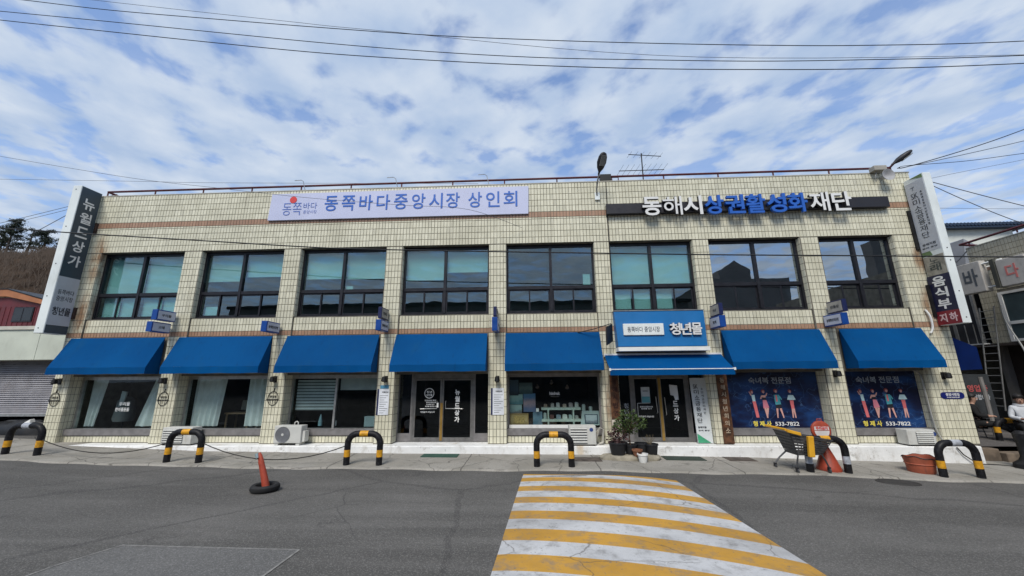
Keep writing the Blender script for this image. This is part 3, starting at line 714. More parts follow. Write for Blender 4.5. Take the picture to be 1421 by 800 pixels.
t_ = thing('channel_letter_sign', 'dark horizontal bar carrying raised white and blue channel letters', 'sign', (6.5,-.1,6.5))
MB().box(2.37, 10.60, -.16, -.012, 6.55, 6.88).build('bar', BARM, t_, bevel=.01)
for ch, xc, mm in zip('동해시상권활성화재단', (3.70,4.31,4.90,5.53,6.13,6.73,7.33,7.93,8.55,9.18), [LETW]*3+[LETB]*5+[LETW]*2):
    l = MB(); vs, fs = glyph(ch, .0)
    put(l, ch, (xc, -.225, 6.72), UX, UZ, .555, .60, .09, {'해': .006, '재': .016}.get(ch, .022))
    o = l.build('letter', [mm, LETS], t_)
    pol = o.data.polygons
    pol.foreach_set('material_index', [0 if p.normal.y < -.7 else (1 if mm is LETW else 0) for p in pol])

# entrance sign box
t_ = thing('entrance_sign', 'big blue entrance sign box with white raised lettering and name plate', 'sign', (3.6,-.2,2.5))
MB().hexa([(2.40,-.36,2.55),(4.80,-.36,2.55),(4.80,-.012,2.55),(2.40,-.012,2.55)], [(2.37,-.22,3.55),(4.86,-.22,3.55),(4.86,-.012,3.55),(2.37,-.012,3.55)]).build('board', SIGNB, t_, bevel=.012)
MB().box(2.39, 4.84, -.40, -.012, 2.43, 2.535).build('base_trim', WHITE, t_)
MB().box(2.36, 4.87, -.235, -.012, 3.555, 3.575).build('top_trim', ALU, t_)
MB().box(2.57, 3.67, -.36, -.27, 2.86, 3.18).build('name_plate', WMETAL, t_, bevel=.01)
flat('lettering', mat('navy_ink', (.03,.05,.09), .6), '동쪽바다 중앙시장', (3.12,-.365,3.02), .88, .15, t_, bold=.0)
for ch, xc in zip('청년몰', (3.97,4.26,4.55)):
    l = MB(); put(l, ch, (xc, -.335, 3.02), UX, UZ, .285, .33, .10, .022)
    o = l.build('letter', [LETW, mat('letter_side_grey', (.30,.32,.36), .5)], t_); pol = o.data.polygons
    pol.foreach_set('material_index', [0 if p.normal.y < -.7 else 1 for p in pol])

# ------------------------------------------------------------------ big blade signs
def face_quad(name, m, x, y0, y1, z0, z1, parent, e):
    return MB().box(min(x, x+e), max(x, x+e), y0, y1, z0, z1).build(name, m, parent)
t_ = thing('blade_sign', 'tall white and slate vertical projecting sign on left corner of building', 'sign', (-14.24,-.35,3.1))
MB().box(-14.39, -14.10, -.66, -.06, 3.10, 7.78).build('case', WMETAL, t_, bevel=.015)
X = -14.10; u = (0,1,0)
face_quad('slate_panel', SLATE, X, -.635, -.075, 4.83, 7.76, t_, .006)
face_quad('grey_panel', GREYP, X, -.635, -.075, 3.36, 4.83, t_, .005)
face_quad('base_panel', SLATE, X, -.635, -.075, 3.115, 3.355, t_, .006)
l = MB(); column(l, '뉴월드상가', (X+.009,-.355,7.42), u, UZ, .36, .47, .004, .022); l.build('lettering', INKW, t_)
l = MB(); put(l, '동쪽바다', (X+.008,-.355,4.36), u, UZ, .42, .15, .004, .0); put(l, '중앙시장', (X+.008,-.355,4.16), u, UZ, .42, .15, .004, .0); l.build('lettering', INK, t_)
l = MB(); put(l, '청년몰', (X+.008,-.355,3.78), u, UZ, .46, .25, .004, .025); l.build('lettering', INK, t_)
for z in (3.9, 6.7): MB().box(-14.2, -14.03, -.065, -.002, z-.3, z+.05).build('bracket', mat('rusty_bracket', (.05,.028,.02), .8, var=.4, vs=9), t_)
for z in (3.25,4.2,5.2,6.4,7.65): MB().lathe([(0,-.006),(.018,-.006),(.018,.0),(0,.0)], (-14.27,-.66,z), 8, axis='y').build('bolt', FRAME, t_)

t_ = thing('blade_sign', 'tall vertical projecting sign at right corner, grey panel above navy and red panel', 'sign', (11.3,-.35,3.05))
MB().box(11.22, 11.44, -.64, -.06, 3.05, 7.36).build('case', WMETAL, t_, bevel=.012)
X = 11.22; u = (0,-1,0)
face_quad('grey_panel', GREYP, X, -.61, -.075, 5.12, 7.22, t_, -.005)
GRN = mat('green_print', (.13,.20,.09), .6)
MB().prism([(X-.0065,-.61,7.345),(X-.0065,-.25,7.345),(X-.0065,-.61,7.225)], (.006,0,0)).build('green_corner', GRN, t_)
MB().prism([(X-.0065,-.075,5.115),(X-.0065,-.075,4.99),(X-.0065,-.35,4.99),(X-.0065,-.30,5.115)], (.006,0,0)).build('green_corner', GRN, t_)
l = MB()
for k, (s, z, sz) in enumerate((('ㅜ',7.02,.10),('SK',6.80,.17),('미',6.60,.17),('소',6.40,.17),('금',6.20,.17),('융',6.00,.17),('재',5.80,.17),('단',5.60,.17))):
    put(l, s, (X-.008,-.28-.012*k*.4,z), u, UZ, .20 if k else .1, sz, .004, .0)
column(l, '휴면예금관리서민금융지원', (X-.008,-.48,6.88), u, UZ, .06, .088, .004, .0)
put(l, '동해지점', (X-.008,-.33,5.32), u, UZ, .36, .07, .004, .01); put(l, '동해 중앙', (X-.008,-.33,5.22), u, UZ, .42, .04, .004, .0)
l.build('lettering', INK, t_)
face_quad('dirty_panel', mat('dirty_panel', (.30,.28,.23), .8, var=.25, vs=6, dirt=.7, dcol=(.06,.06,.05)), X, -.61, -.075, 4.42, 4.97, t_, -.004)
l = MB(); put(l, '노', (X-.007,-.34,4.83), u, UZ, .26, .16, .004, .0); put(l, '래', (X-.007,-.34,4.63), u, UZ, .30, .2, .004, .02); l.build('lettering', mat('faded_dark', (.07,.08,.07), .8), t_)
face_quad('navy_panel', mat('navy_print', (.012,.014,.045), .4, var=.1), X, -.625, -.03, 3.42, 4.42, t_, -.006)
face_quad('red_panel', mat('red_print', (.22,.018,.03), .4, var=.1), X, -.63, -.03, 3.06, 3.42, t_, -.006)
l = MB()
for ch, z in zip('음식부', (4.24, 3.93, 3.61)): put(l, ch, (X-.009,-.32,z), u, UZ, .34, .27, .004, .03)
l.build('lettering', INKW, t_)
l = MB(); put(l, '지', (X-.009,-.20,3.24), u, UZ, .18, .23, .004, .03); put(l, '하', (X-.009,-.46,3.24), u, UZ, .20, .24, .004, .03); l.build('lettering', mat('pink_white_ink', (.72,.50,.50), .5), t_)
for z0, z1 in ((5.25,6.45),(3.3,4.2)): MB().box(11.14, 11.30, -.062, -.004, z0, z1).build('bracket', BLACKM, t_)
for z in (3.2,3.9,4.75,5.1): MB().lathe([(0,-.006),(.016,-.006),(.016,.0),(0,.0)], (11.33,-.64,z), 8, axis='y').build('bolt', FRAME, t_)

# small projecting shop signs
GP = 'small projecting box signs between the storeys'
def small_sign(xf, tx, y0, y1, z0, z1, label, case, facem, text, ink=None):
    """xf: x of the lettered face, tx: signed thickness away from it"""
    t_ = thing('projecting_sign', label, 'sign', (xf, y1, z0), GP)
    MB().box(min(xf, xf+tx), max(xf, xf+tx), y0, y1, z0, z1).build('case', case, t_, bevel=.006)
    e = -1 if tx > 0 else 1
    for xs_, ee in ((xf, e), (xf+tx, -e)):
        MB().box(min(xs_, xs_+ee*.005), max(xs_, xs_+ee*.005), y0+.04, y1-.02, z0+.03, z1-.03).build('face_panel', facem, t_)
        uu = (0, 1, 0) if ee > 0 else (0, -1, 0)
        n = len(text); put(MB(), text, (xs_+ee*.008, (y0+y1)/2, (z0+z1)/2), uu, UZ, min(.42, .1*n), .085, .003, .02).build('lettering', ink or INK, t_)
    MB().tube([(xf+tx/2, y1, (z0+z1)/2), (xf+tx/2, .0, (z0+z1)/2)], .015, 6).build('arm', WHITE, t_)
PANL = mat('pale_panel', (.50,.53,.62), .5, var=.05); PANG = mat('dirty_grey_panel', (.36,.34,.30), .6, var=.15, vs=6)
small_sign(-10.70, -.16, -.70, -.10, 3.44, 3.74, 'blue box sign, upper one of the two left of the curtain and chair window', BLUEB, PANL, '우리들')
small_sign(-10.78, -.16, -.71, -.12, 3.10, 3.39, 'blue box sign, lower one of the two left of the curtain and chair window', BLUEB, PANL, '고래')
small_sign(-7.41, -.16, -.69, -.10, 3.06, 3.36, 'single blue box sign with nothing above it, left of the zebra blind window', BLUEB, PANL, '동해청년공방')
small_sign(-4.17, -.10, -.62, -.08, 3.40, 3.72, 'navy and grey box sign above a blue one, left of the left double doors', NAVYB, PANG, '만물상')
small_sign(-4.15, -.15, -.66, -.08, 3.06, 3.36, 'blue box sign below a navy and grey one, left of the left double doors', BLUEB, PANL, '동해청년사진')
small_sign(-.93, -.09, -.62, -.06, 3.42, 3.68, 'navy box sign seen edge on, upper one between double doors and painting shop', NAVYB, PANG, '공방')
small_sign(-.90, -.15, -.66, -.06, 3.00, 3.38, 'blue box sign seen edge on, lower one between double doors and painting shop', BLUEB, PANL, '화실')
small_sign(5.10, .10, -.62, -.08, 3.36, 3.68, 'navy box sign with grey face, upper one right of the entrance sign', NAVYB, PANG, '의상')
small_sign(5.06, .15, -.66, -.06, 3.03, 3.34, 'blue box sign with pale face, lower one right of the entrance sign', BLUEB, PANL, '형제')
small_sign(8.29, .11, -.66, -.10, 3.40, 3.73, 'navy box sign with dirty grey face, upper one between the two fashion poster windows', NAVYB, PANG, '만물상')
small_sign(8.17, .16, -.70, -.06, 3.05, 3.36, 'blue box sign with pale face, lower one between the two fashion poster windows', BLUEB, PANL, '동해청년의상실')
t_ = thing('hanging_sign', 'thin black metal sign hung on a long rod left of the entrance sign', 'sign', (2.2,-.45,2.6))
MB().prism([(2.04,-.62,3.06),(2.26,-.28,3.19),(2.24,-.28,2.70),(2.02,-.62,2.57)], (.03,-.02,0)).build('plate', BLACKM, t_)
put(MB(), '6', (2.135,-.475,2.92), Vector((.22,.34,0)).normalized(), UZ, .12, .18, .004, .02).build('lettering', mat('dark_red_ink', (.25,.02,.03), .5), t_)
MB().tube([(1.35,-.02,2.99),(1.75,-.25,3.05),(2.26,-.29,3.20)], .012, 6).build('rod', BLACKM, t_)

# ------------------------------------------------------------------ wall lamps, ring ornaments, plates, notices
lampsrc = None
for xc, zc, lab in ((-14.0,1.76,'black wall lamp on the far left corner pillar'),(-10.72,1.76,'black wall lamp on the pillar between the two curtained windows'),(-7.40,1.78,'black wall lamp on the pillar left of the zebra blind window'),
                    (-4.15,1.76,'black wall lamp above the notice left of the left double doors'),(-.95,1.74,'black wall lamp above the notice right of the left double doors'),(8.22,1.82,'black wall lamp on the pillar between the two fashion posters'),(11.0,1.75,'black wall lamp above the blue street plate on the corner pillar')):
    t_ = thing('wall_lamp', lab, 'lamp', (xc, -.01, zc), 'black lamps on the ground floor pillars')
    MB().box(xc-.05, xc+.05, -.03, -.009, zc-.12, zc+.06).build('back_plate', BLACKM, t_)
    MB().tube([(xc,-.03,zc),(xc,-.10,zc+.05),(xc,-.15,zc+.03)], .012, 6).build('arm', BLACKM, t_)
    MB().lathe([(.02,.05),(.06,.03),(.075,-.08),(.06,-.10),(.02,-.11)], (xc,-.15,zc), 12).build('lamp_shade', BLACKM, t_, smooth=True)
for xc, lab in ((-14.02,'black wire ring ornament on the far left corner pillar'),(-10.68,'black wire ring ornament between the two curtained windows'),(-7.40,'black wire ring ornament left of the zebra blind window')):
    t_ = thing('ring_ornament', lab, 'wall ornament', (xc,-.03,1.05), 'wire ring ornaments on the pillars')
    pts = [(xc+.15*math.cos(a*math.pi/12), -.025, 1.22+.19*math.sin(a*math.pi/12)) for a in range(25)]
    MB().tube(pts, .009, 5).build('ring', BLACKM, t_)
    MB().tube([(xc-.19,-.025,1.19),(xc+.17,-.025,1.19)], .010, 5).build('shelf_bar', BLACKM, t_)
    MB().tube([(xc,-.025,1.41),(xc+.02,-.025,1.5)], .012, 5).build('hook', BLACKM, t_)
    e = MB()
    for k in range(3): e.tube([(xc-.08+.08*k,-.025,1.19),(xc-.06+.06*k,-.025,1.08)], .006, 4)
    put(e, '영업중', (xc,-.025,1.27), UX, UZ, .2, .06, .008, 0)
    e.build('wire_lettering', BLACKM, t_)
for xa, xb, zt, zb, lab in ((-4.35,-4.02,1.46,.755,'white text notice with navy edge beside the left double doors, under a blue sticker'),(-1.12,-.77,1.465,.75,'white text notice with navy edge right of the left double doors')):
    t_ = thing('notice_board', lab, 'notice', ((xa+xb)/2,-.02,zb), 'white notices on the entrance pillars')
    MB().box(xa, xb, -.026, -.011, zb, zt).build('sheet', mat('notice_paper_white', (.66,.68,.72), .6), t_)
    MB().box(xa-.012, xa+.035, -.030, -.0265, zb, zt).build('navy_edge', NAVYB, t_)
    e = MB(); put(e, '이용안내', (xa+.21,-.029,zt-.09), UX, UZ, .18, .05, .002, .03)
    for k in range(9):
        e.box(xa+.07, xb-.03-.05*((k*7) % 3), -.0285, -.0265, zt-.19-.058*k, zt-.18-.058*k)
    e.build('text_line', INK, t_)
    if xa < -4: MB().box(-4.29, -4.05, -.03, -.0265+.012, 1.47, 1.56).build('blue_sticker', mat('teal_sticker', (.08,.25,.38), .5), t_)
t_ = thing('street_plate', 'small dark blue rounded street name plate on the corner pillar', 'sign', (11.1,-.02,1.12))
pl = MB(); n = 10; pp = []
for k in range(n+1): a = math.pi/2+math.pi*k/n; pp.append((10.90+.085*math.cos(a), -.011, 1.205+.085*math.sin(a)))
for k in range(n+1): a = -math.pi/2+math.pi*k/n; pp.append((11.32+.085*math.cos(a), -.011, 1.205+.085*math.sin(a)))
pl.prism(pp[::-1], (0,-.012,0)); pl.build('plate', mat('plate_blue', (.012,.018,.13), .35), t_)
e = MB(); put(e, '중앙시장길', (11.11,-.025,1.23), UX, UZ, .34, .07, .003, .02); put(e, 'Jungangsijang-gil', (11.11,-.025,1.16), UX, UZ, .32, .035, .003, .01); e.build('lettering', INKW, t_)
# wooden signboards by the second entrance
t_ = thing('vertical_signboard', 'old brown board with carved characters left of the plant pot entrance', 'sign', (2.28,-.02,0))
MB().box(2.165, 2.40, -.05, -.011, .62, 1.80).build('board', WOODB, t_); MB().box(2.16, 2.41, -.052, -.011, .02, .615).build('white_board', WOODW, t_)
l = MB(); column(l, '동해시번영', (2.28,-.053,1.70), UX, UZ, .15, .21, .004, .02); l.build('lettering', mat('burnt_ink', (.03,.008,.006), .8), t_)
l = MB(); column(l, '상인회', (2.28,-.055,.58), UX, UZ, .15, .19, .004, .02); l.build('lettering', INK, t_)
t_ = thing('vertical_signboard', 'rust brown weathered board with faded characters right of the plant pot entrance', 'sign', (5.19,-.02,0))
MB().box(5.06, 5.33, -.05, -.011, .01, 1.80).build('board', WOODB, t_)
l = MB(); column(l, '동해시청년회의소', (5.195,-.053,1.70), UX, UZ, .13, .185, .004, .02); l.build('lettering', mat('faded_white_ink', (.42,.33,.24), .8), t_)
# white standing banner beside the right door
t_ = thing('standing_banner', 'white upright banner with vertical black lettering leaning beside right glass door', 'banner', (4.64,.1,0))
MB().prism([(4.44,.10,0),(4.84,.10,0),(4.87,.22,1.70),(4.44,.22,1.70)], (0,.03,0)).build('panel', mat('banner_white', (.60,.63,.64), .6, var=.05), t_)
MB().prism([(4.445,.105,.24),(4.445,.092,.01),(4.78,.092,.01)], (0,-.003,0)).build('green_corner', mat('banner_green', (.05,.30,.16), .6), t_)
l = MB(); 
def by_(z): return .092+.12*z/1.7
for k, s in enumerate(('SK','미','소','금','융','재','단')): put(l, s, (4.57, by_(1.47-.15*k), 1.47-.15*k), UX, Vector((0,.0704,.9975)), .13, .12, .003, .01)
for k, s in enumerate('휴면예금관리재단'): put(l, s, (4.73, by_(1.40-.09*k), 1.40-.09*k), UX, Vector((0,.0704,.9975)), .06, .06, .003, .0)
put(l, '동해지점', (4.60, by_(.40), .40), UX, UZ, .22, .05, .003, .02); put(l, '동해 중앙', (4.64, by_(.32), .32), UX, UZ, .3, .035, .003, .01)
l.build('lettering', INK, t_)

# ------------------------------------------------------------------ fashion posters in the two right windows
def poster_mat():
    m, t, p = blank('poster_print')
    sp = t.new('ShaderNodeSeparateXYZ', {0: t.pos()}).outputs
    v = t.ramp(t.noise(1.1, 5, .6, stretch=(1,1,2.2)), .4, .72)
    c = t.mix(v, (.005,.008,.035), (.012,.055,.19))
    wv = t.ramp(t.noise(2.2, 3, .5), .488, .5); wv2 = t.ramp(t.noise(2.2, 3, .5), .512, .5)
    c = t.mix(t.math('MULTIPLY', t.math('MULTIPLY', wv, wv2), .35), c, (.12,.25,.5))
    t.l.new(c, p.inputs['Base Color']); p.inputs['Roughness'].default_value = .35
    bn = t.new('ShaderNodeBump', {'Height': t.noise(1.7, 3), 'Strength': .4, 'Distance': .03}); t.l.new(bn.outputs[0], p.inputs['Normal']); return m
POSTM = poster_mat()
SKIN = mat('print_skin', (.62,.34,.30), .5); CORAL = mat('print_coral', (.66,.16,.17), .5); PINK = mat('print_pink', (.60,.20,.26), .5); TEAL = mat('print_teal', (.08,.34,.40), .5)
PALE = mat('print_pale', (.45,.62,.66), .5); HAIR = mat('print_hair', (.28,.06,.05), .5); BLK = mat('print_black', (.02,.02,.03), .5); YELT = mat('print_yellow', (.75,.62,.10), .5); SILV = mat('print_silver', (.36,.40,.46), .5)
def poster(x0, x1, xt0, xt1, xf, xp0, xp1, label):
    t_ = thing('fashion_poster', label, 'poster', ((x0+x1)/2, .30, .37), 'fashion posters in the shop windows')
    y = .315
    MB().box(x0, x1, y, y+.008, .365, GZ-.02).build('sheet', POSTM, t_)
    l = MB(); put(l, '숙녀복 전문점', ((xt0+xt1)/2, y-.004, 1.62), UX, UZ, xt1-xt0, .18, .003, .012); l.build('lettering', SILV, t_)
    w_ = xp1-xp0
    l = MB(); put(l, '형 제 사', (xp0+w_*.20, y-.004, .47), UX, UZ, w_*.40, .14, .003, .03); l.build('lettering', YELT, t_)
    l = MB(); put(l, '533-7822', (xp0+w_*.74, y-.004, .465), UX, UZ, w_*.52, .10, .003, .015); l.build('lettering', INKW, t_)
    yy = y-.004
    def P(mb, c, pts, z0=.60): mb.lay = getattr(mb, 'lay', 0)+1; mb.prism([(c+a, yy-.0007*mb.lay, z0+b) for a, b in pts], (0,-.0005,0))
    T = {c: MB() for c in xf}; PM = [SKIN, CORAL, PINK, TEAL, PALE, HAIR, BLK]
    def add(m, c, pts): T[c].cur = PM.index(m); P(T[c], c, pts)
    def limb(m, c, a, b, w0, w1):
        d = Vector((b[0]-a[0], b[1]-a[1])); n = Vector((-d.y, d.x)).normalized()
        add(m, c, [(a[0]-n.x*w0, a[1]-n.y*w0), (b[0]-n.x*w1, b[1]-n.y*w1), (b[0]+n.x*w1, b[1]+n.y*w1), (a[0]+n.x*w0, a[1]+n.y*w0)][::-1])
    def oval(m, c, x, z, rx, rz): add(m, c, [(x+rx*math.cos(k*math.pi/6), z+rz*math.sin(k*math.pi/6)) for k in range(12)][::-1])
    a, b, c_, d = xf
    for c in xf: pass
    # four standing women: trousers, skirt, coat with boots, pencil skirt
    oval(HAIR, a, -.02, .72, .045, .055); oval(SKIN, a, -.02+.008, .72-.02, .030, .038); add(PALE, a, [(-.04,.63),(.05,.63),(.055,.46),(-.02,.46)][::-1]); limb(SKIN, a, (-.04,.62), (-.09,.72), .018, .012); add(CORAL, a, [(-.03,.46),(.06,.46),(.10,.03),(.02,.03)][::-1])
    oval(HAIR, b, 0, .73, .05, .045); oval(SKIN, b, 0+.008, .73-.02, .030, .038); add(SKIN, b, [(-.05,.62),(.06,.62),(.05,.56),(-.04,.56)][::-1]); add(BLK, b, [(-.045,.56),(.055,.56),(.06,.49),(-.04,.49)][::-1]); add(PINK, b, [(-.04,.49),(.06,.49),(.11,.29),(-.05,.27)][::-1]); limb(SKIN, b, (.0,.28), (.03,.02), .03, .016); limb(SKIN, b, (.07,.28), (.02,.02), .03, .014); limb(SKIN, b, (-.05,.61), (-.09,.52), .016, .012); limb(SKIN, b, (.06,.6), (.1,.68), .016, .012)
    oval(HAIR, c_, 0, .74, .055, .05); oval(SKIN, c_, 0+.008, .74-.02, .030, .038); add(TEAL, c_, [(-.06,.63),(.08,.63),(.10,.36),(.04,.3),(-.05,.36)][::-1]); add(CORAL, c_, [(-.02,.62),(.02,.62),(.02,.45),(-.02,.45)][::-1]); limb(BLK, c_, (.02,.37), (.03,.26), .075, .08); limb(SKIN, c_, (-.02,.27), (-.04,.02), .028, .014); limb(SKIN, c_, (.07,.27), (.12,.02), .028, .014); limb(TEAL, c_, (.08,.6), (.13,.5), .02, .015)
    oval(HAIR, d, -.01, .73, .05, .04); oval(SKIN, d, -.01+.008, .73-.02, .030, .038); add(PALE, d, [(-.06,.62),(.07,.62),(.12,.5),(.06,.49),(-.05,.49),(-.11,.5)][::-1]); add(CORAL, d, [(-.045,.48),(.055,.48),(.05,.25),(-.03,.25)][::-1]); limb(SKIN, d, (-.005,.26), (-.02,.02), .026, .014); limb(SKIN, d, (.03,.26), (.05,.02), .026, .014)
    for mb_ in T.values(): mb_.build('printed_figure', PM, t_)
poster(5.36, 7.94, 6.09, 7.24, (6.15,6.44,6.78,7.17), 6.06, 7.28, 'dark blue fashion poster with four women, in window left of the navy box signs')
poster(8.53, 10.58, 8.99, 10.13, (9.06,9.37,9.73,10.12), 8.96, 10.18, 'dark blue fashion poster with four women, in the window next the building corner')

# ------------------------------------------------------------------ air conditioners
def ac_louvre(x0, x1, y0, y1, z0, z1, label, flip=False, tilt=0):
    t_ = thing('air_conditioner', label, 'air conditioner', ((x0+x1)/2, (y0+y1)/2, z0), 'outdoor air conditioner units')
    MB().box(x0, x1, y0, y1, z0+.03, z1).build('casing', ACW, t_, bevel=.012)
    for x in (x0+.08, x1-.08): MB().box(x-.04, x+.04, y0+.02, y1-.02, z0, z0+.03).build('foot', FRAME, t_)
    gx0, gx1 = (x0+.03, x1-.24) if not flip else (x0+.2, x1-.07)
    MB().box(gx0, gx1, y0-.006, y0+.01, z0+.07, z1-.05).build('grille', ACD, t_)
    n = 6
    for k in range(n):
        z = z0+.10+(z1-z0-.17)*k/(n-1)
        MB().hexa([(gx0,y0-.035,z-.015),(gx1,y0-.035,z-.015),(gx1,y0-.007,z-.002),(gx0,y0-.007,z-.002)], [(gx0,y0-.032,z+.004),(gx1,y0-.032,z+.004),(gx1,y0-.007,z+.018),(gx0,y0-.007,z+.018)]).build('louvre', ACW, t_)
    xb = x1-.12 if not flip else x1-.03
    MB().lathe([(0,-.004),(.05,-.004),(.05,0),(0,0)], (xb,y0,z1-.10), 14, axis='y').build('badge', mat('badge_blue', (.03,.06,.2), .4), t_)
    return t_
ac_louvre(-10.28, -9.42, -.27, .06, -.012, .46, 'louvred air conditioner unit behind the second hoop from the left')
ac_louvre(.98, 1.68, -.28, .05, -.012, .49, 'louvred air conditioner unit below the painting shop window')
ac_louvre(9.52, 10.20, -.28, .04, -.012, .38, 'louvred air conditioner unit by the corner pillar above the red tub', flip=True)
hs = MB()
for k in range(3): hs.tube([(1.70,-.1+.05*k,.10+.08*k),(1.80+.02*k,-.14+.05*k,.42),(1.90,-.12+.05*k,.38-.03*k),(1.88,-.12+.05*k,.05),(1.78,-.1,.02)], .022, 6)
tag(hs.build('hose_coil', mat('white_hose', (.5,.48,.43), .6, var=.2), smooth=True), 'loops of white insulated hose hanging beside the unit below the painting shop', 'hose')
t_ = thing('air_conditioner', 'small air conditioner unit with round fan under the zebra blind window', 'air conditioner', (-6.7,-.1,0), 'outdoor air conditioner units')
MB().box(-7.08, -6.32, -.26, .04, .045, .50).build('casing', ACW, t_, bevel=.015)
MB().lathe([(.19,-.004),(.205,-.012),(.205,0),(.19,0)], (-6.83,-.265,.27), 24, axis='y').build('fan_ring', ACD, t_)
MB().lathe([(0,-.001),(.19,-.001),(.19,.001),(0,.001)], (-6.83,-.263,.27), 24, axis='y').build('fan_well', mat('fan_well', (.10,.10,.11), .7), t_)
fm = MB()
for r in (.06,.09,.12,.15,.18): fm.tube([(-6.83+r*math.cos(a*math.pi/10),-.27,.27+r*math.sin(a*math.pi/10)) for a in range(21)], .004, 4)
for k in range(8): a = k*math.pi/4; fm.tube([(-6.83+.03*math.cos(a),-.272,.27+.03*math.sin(a)),(-6.83+.19*math.cos(a),-.272,.27+.19*math.sin(a))], .004, 4)
fm.build('fan_guard', ACD, t_)
MB().lathe([(0,-.006),(.035,-.006),(.035,0),(0,0)], (-6.83,-.272,.27), 12, axis='y').build('fan_hub', ACW, t_)
MB().box(-6.31, -6.24, -.2, 0, .08, .36).build('side_cover', ACW, t_)
MB().tube([(-6.62,-.1,.50),(-6.62,-.1,.57),(-6.56,-.1,.60),(-6.52,-.1,.57),(-6.52,-.1,.50)], .014, 6).build('lifting_loop', ACW, t_, smooth=True)
for x in (-7.0, -6.4): MB().box(x-.05, x+.05, -.24, .02, -.012, .045).build('foot', ACW, t_)

# ------------------------------------------------------------------ striped hoops along the kerb
def hoop(xc, yc, label, wd=.86, ht=.80, worn=0, rot=0, sink=.0):
    z0 = g(xc)+.0
    t_ = thing('hoop_barrier', label, 'barrier', (xc, yc, z0), 'black and yellow hoop barriers along the kerb')
    R = .072; w2 = wd/2; rc = .22; ux = Vector((math.cos(rot), math.sin(rot), 0))
    def pt(s):
        """distance along the hoop -> point"""
        leg = ht-R-rc; arc = rc*math.pi/2; top = wd-2*rc
        if s < leg: q = (-w2, s)
        elif s < leg+arc: a = (s-leg)/rc; q = (-w2+rc-rc*math.cos(a), leg+rc*math.sin(a))
        elif s < leg+arc+top: q = (-w2+rc+s-leg-arc, leg+rc)
        elif s < leg+2*arc+top: a = (s-leg-arc-top)/rc; q = (w2-rc+rc*math.sin(a), leg+rc*math.cos(a))
        else: q = (w2, leg-(s-leg-2*arc-top))
        p = ux*q[0]; zz_ = q[1]+(g(xc+q[0])-g(xc) if q[1] < .3 else 0)*(1-q[1]/.3 if q[1] < .3 else 0)
        return (xc+p.x, yc+p.y, z0+zz_)
    leg = ht-R-rc; arc = rc*math.pi/2; top = wd-2*rc; tot = 2*leg+2*arc+top
    bands = [(0,.22,'b'),(.22,.375,'y'),(.375,tot/2-.10,'b'),(tot/2-.10,tot/2+.10,'t'),(tot/2+.10,tot-.375,'b'),(tot-.375,tot-.22,'y'),(tot-.22,tot,'b')]
    for a, b, k in bands:
        n = max(2, int((b-a)/.05)); m = {'b': HBLK, 'y': HYEL, 't': HYEL}[k]
        if k == 't' and worn in (1, 3): m = HGRY
        if k == 'y' and worn == 2: m = HGRY
        o = MB().tube([pt(a+(b-a)*i/n) for i in range(n+1)], R, 12, cap=True).build({'b':'pipe','y':'yellow_band','t':'top_band'}[k], m, t_, smooth=True)
    return t_
hoop(-12.78, -1.42, 'striped hoop barrier farthest left, grey patch on its top', worn=1)
hoop(-8.40, -1.58, 'striped hoop barrier in front of the louvred unit and chair window', wd=.80)
hoop(-3.98, -1.60, 'striped hoop barrier just left of the double doors', wd=.78)
hoop(.49, -1.60, 'striped hoop barrier in front of the painting shop', wd=.79)
hoop(6.50, -1.66, 'worn hoop barrier with grey legs beside shopping cart and red sign', wd=.80, worn=2)
hoop(9.16, -1.75, 'striped hoop barrier farthest right beside the red tub, grey top', wd=.76, worn=3)
def sag(a, b, s, n=12):
    a = Vector(a); b = Vector(b); return [a+(b-a)*(i/n)-Vector((0,0,s*4*(i/n)*(1-i/n))) for i in range(n+1)]
ROPE = mat('dark_rope', (.035,.033,.03), .9)
for A, B, s, lab in (((-14.0,-.28,.22),(-12.4,-1.4,.25),.02,'dark rope tied from far left pillar to the farthest left hoop'),((-12.42,-1.42,.35),(-8.8,-1.58,.28),.30,'dark rope sagging between the two farthest left hoops'),((-8.02,-1.58,.28),(-4.36,-1.60,.22),.36,'dark rope sagging between the hoops in front of the zebra blind window')):
    tag(MB().tube(sag(A, B, s), .012, 5).build('rope', ROPE, smooth=True), lab, 'rope', 'ropes between the hoops')

# ------------------------------------------------------------------ post in a tyre
px_, py_ = -4.93, -3.62; pz = g(px_)
t_ = thing('traffic_post', 'bent orange post with split top standing in an old tyre', 'bollard', (px_, py_, pz))
tyr = MB(); prof = [(.14,.02),(.18,.0),(.225,.012),(.245,.045),(.24,.09),(.21,.12),(.16,.112),(.14,.08)]
tyr.lathe(prof+[prof[0]], (px_, py_, pz+.002), 28); tyr.build('tyre', TYRE, t_, smooth=True)
def bentpt(k): return (px_+.03-.20*k-.06*k*k, py_+.02*k, pz+.01+.66*k)
n = 14; vs = []; pb = MB()
post = MB(); post.tube([bentpt(.75*i/10) for i in range(11)], [.065-.018*min(1, i/10) for i in range(11)], 14); post.build('post', ORANGE, t_, smooth=True)
post = MB(); post.tube([Vector(bentpt(k))+Vector((.018,0,0)) for k in (.70,.8,.9,.98)], [.038,.036,.032,.02], 8); post.tube([Vector(bentpt(k))+Vector((-.032,.01,0)) for k in (.70,.8,.9)], [.022,.02,.018], 8); post.build('split_tip', ORANGE, t_, smooth=True)
MB().tube([Vector(bentpt(k))+Vector((-.035,-.012,0)) for k in (.84,.9,.955)], [.03,.032,.028], 8).build('reflective_scrap', mat('scrap_grey', (.22,.30,.33), .5), t_, smooth=True)

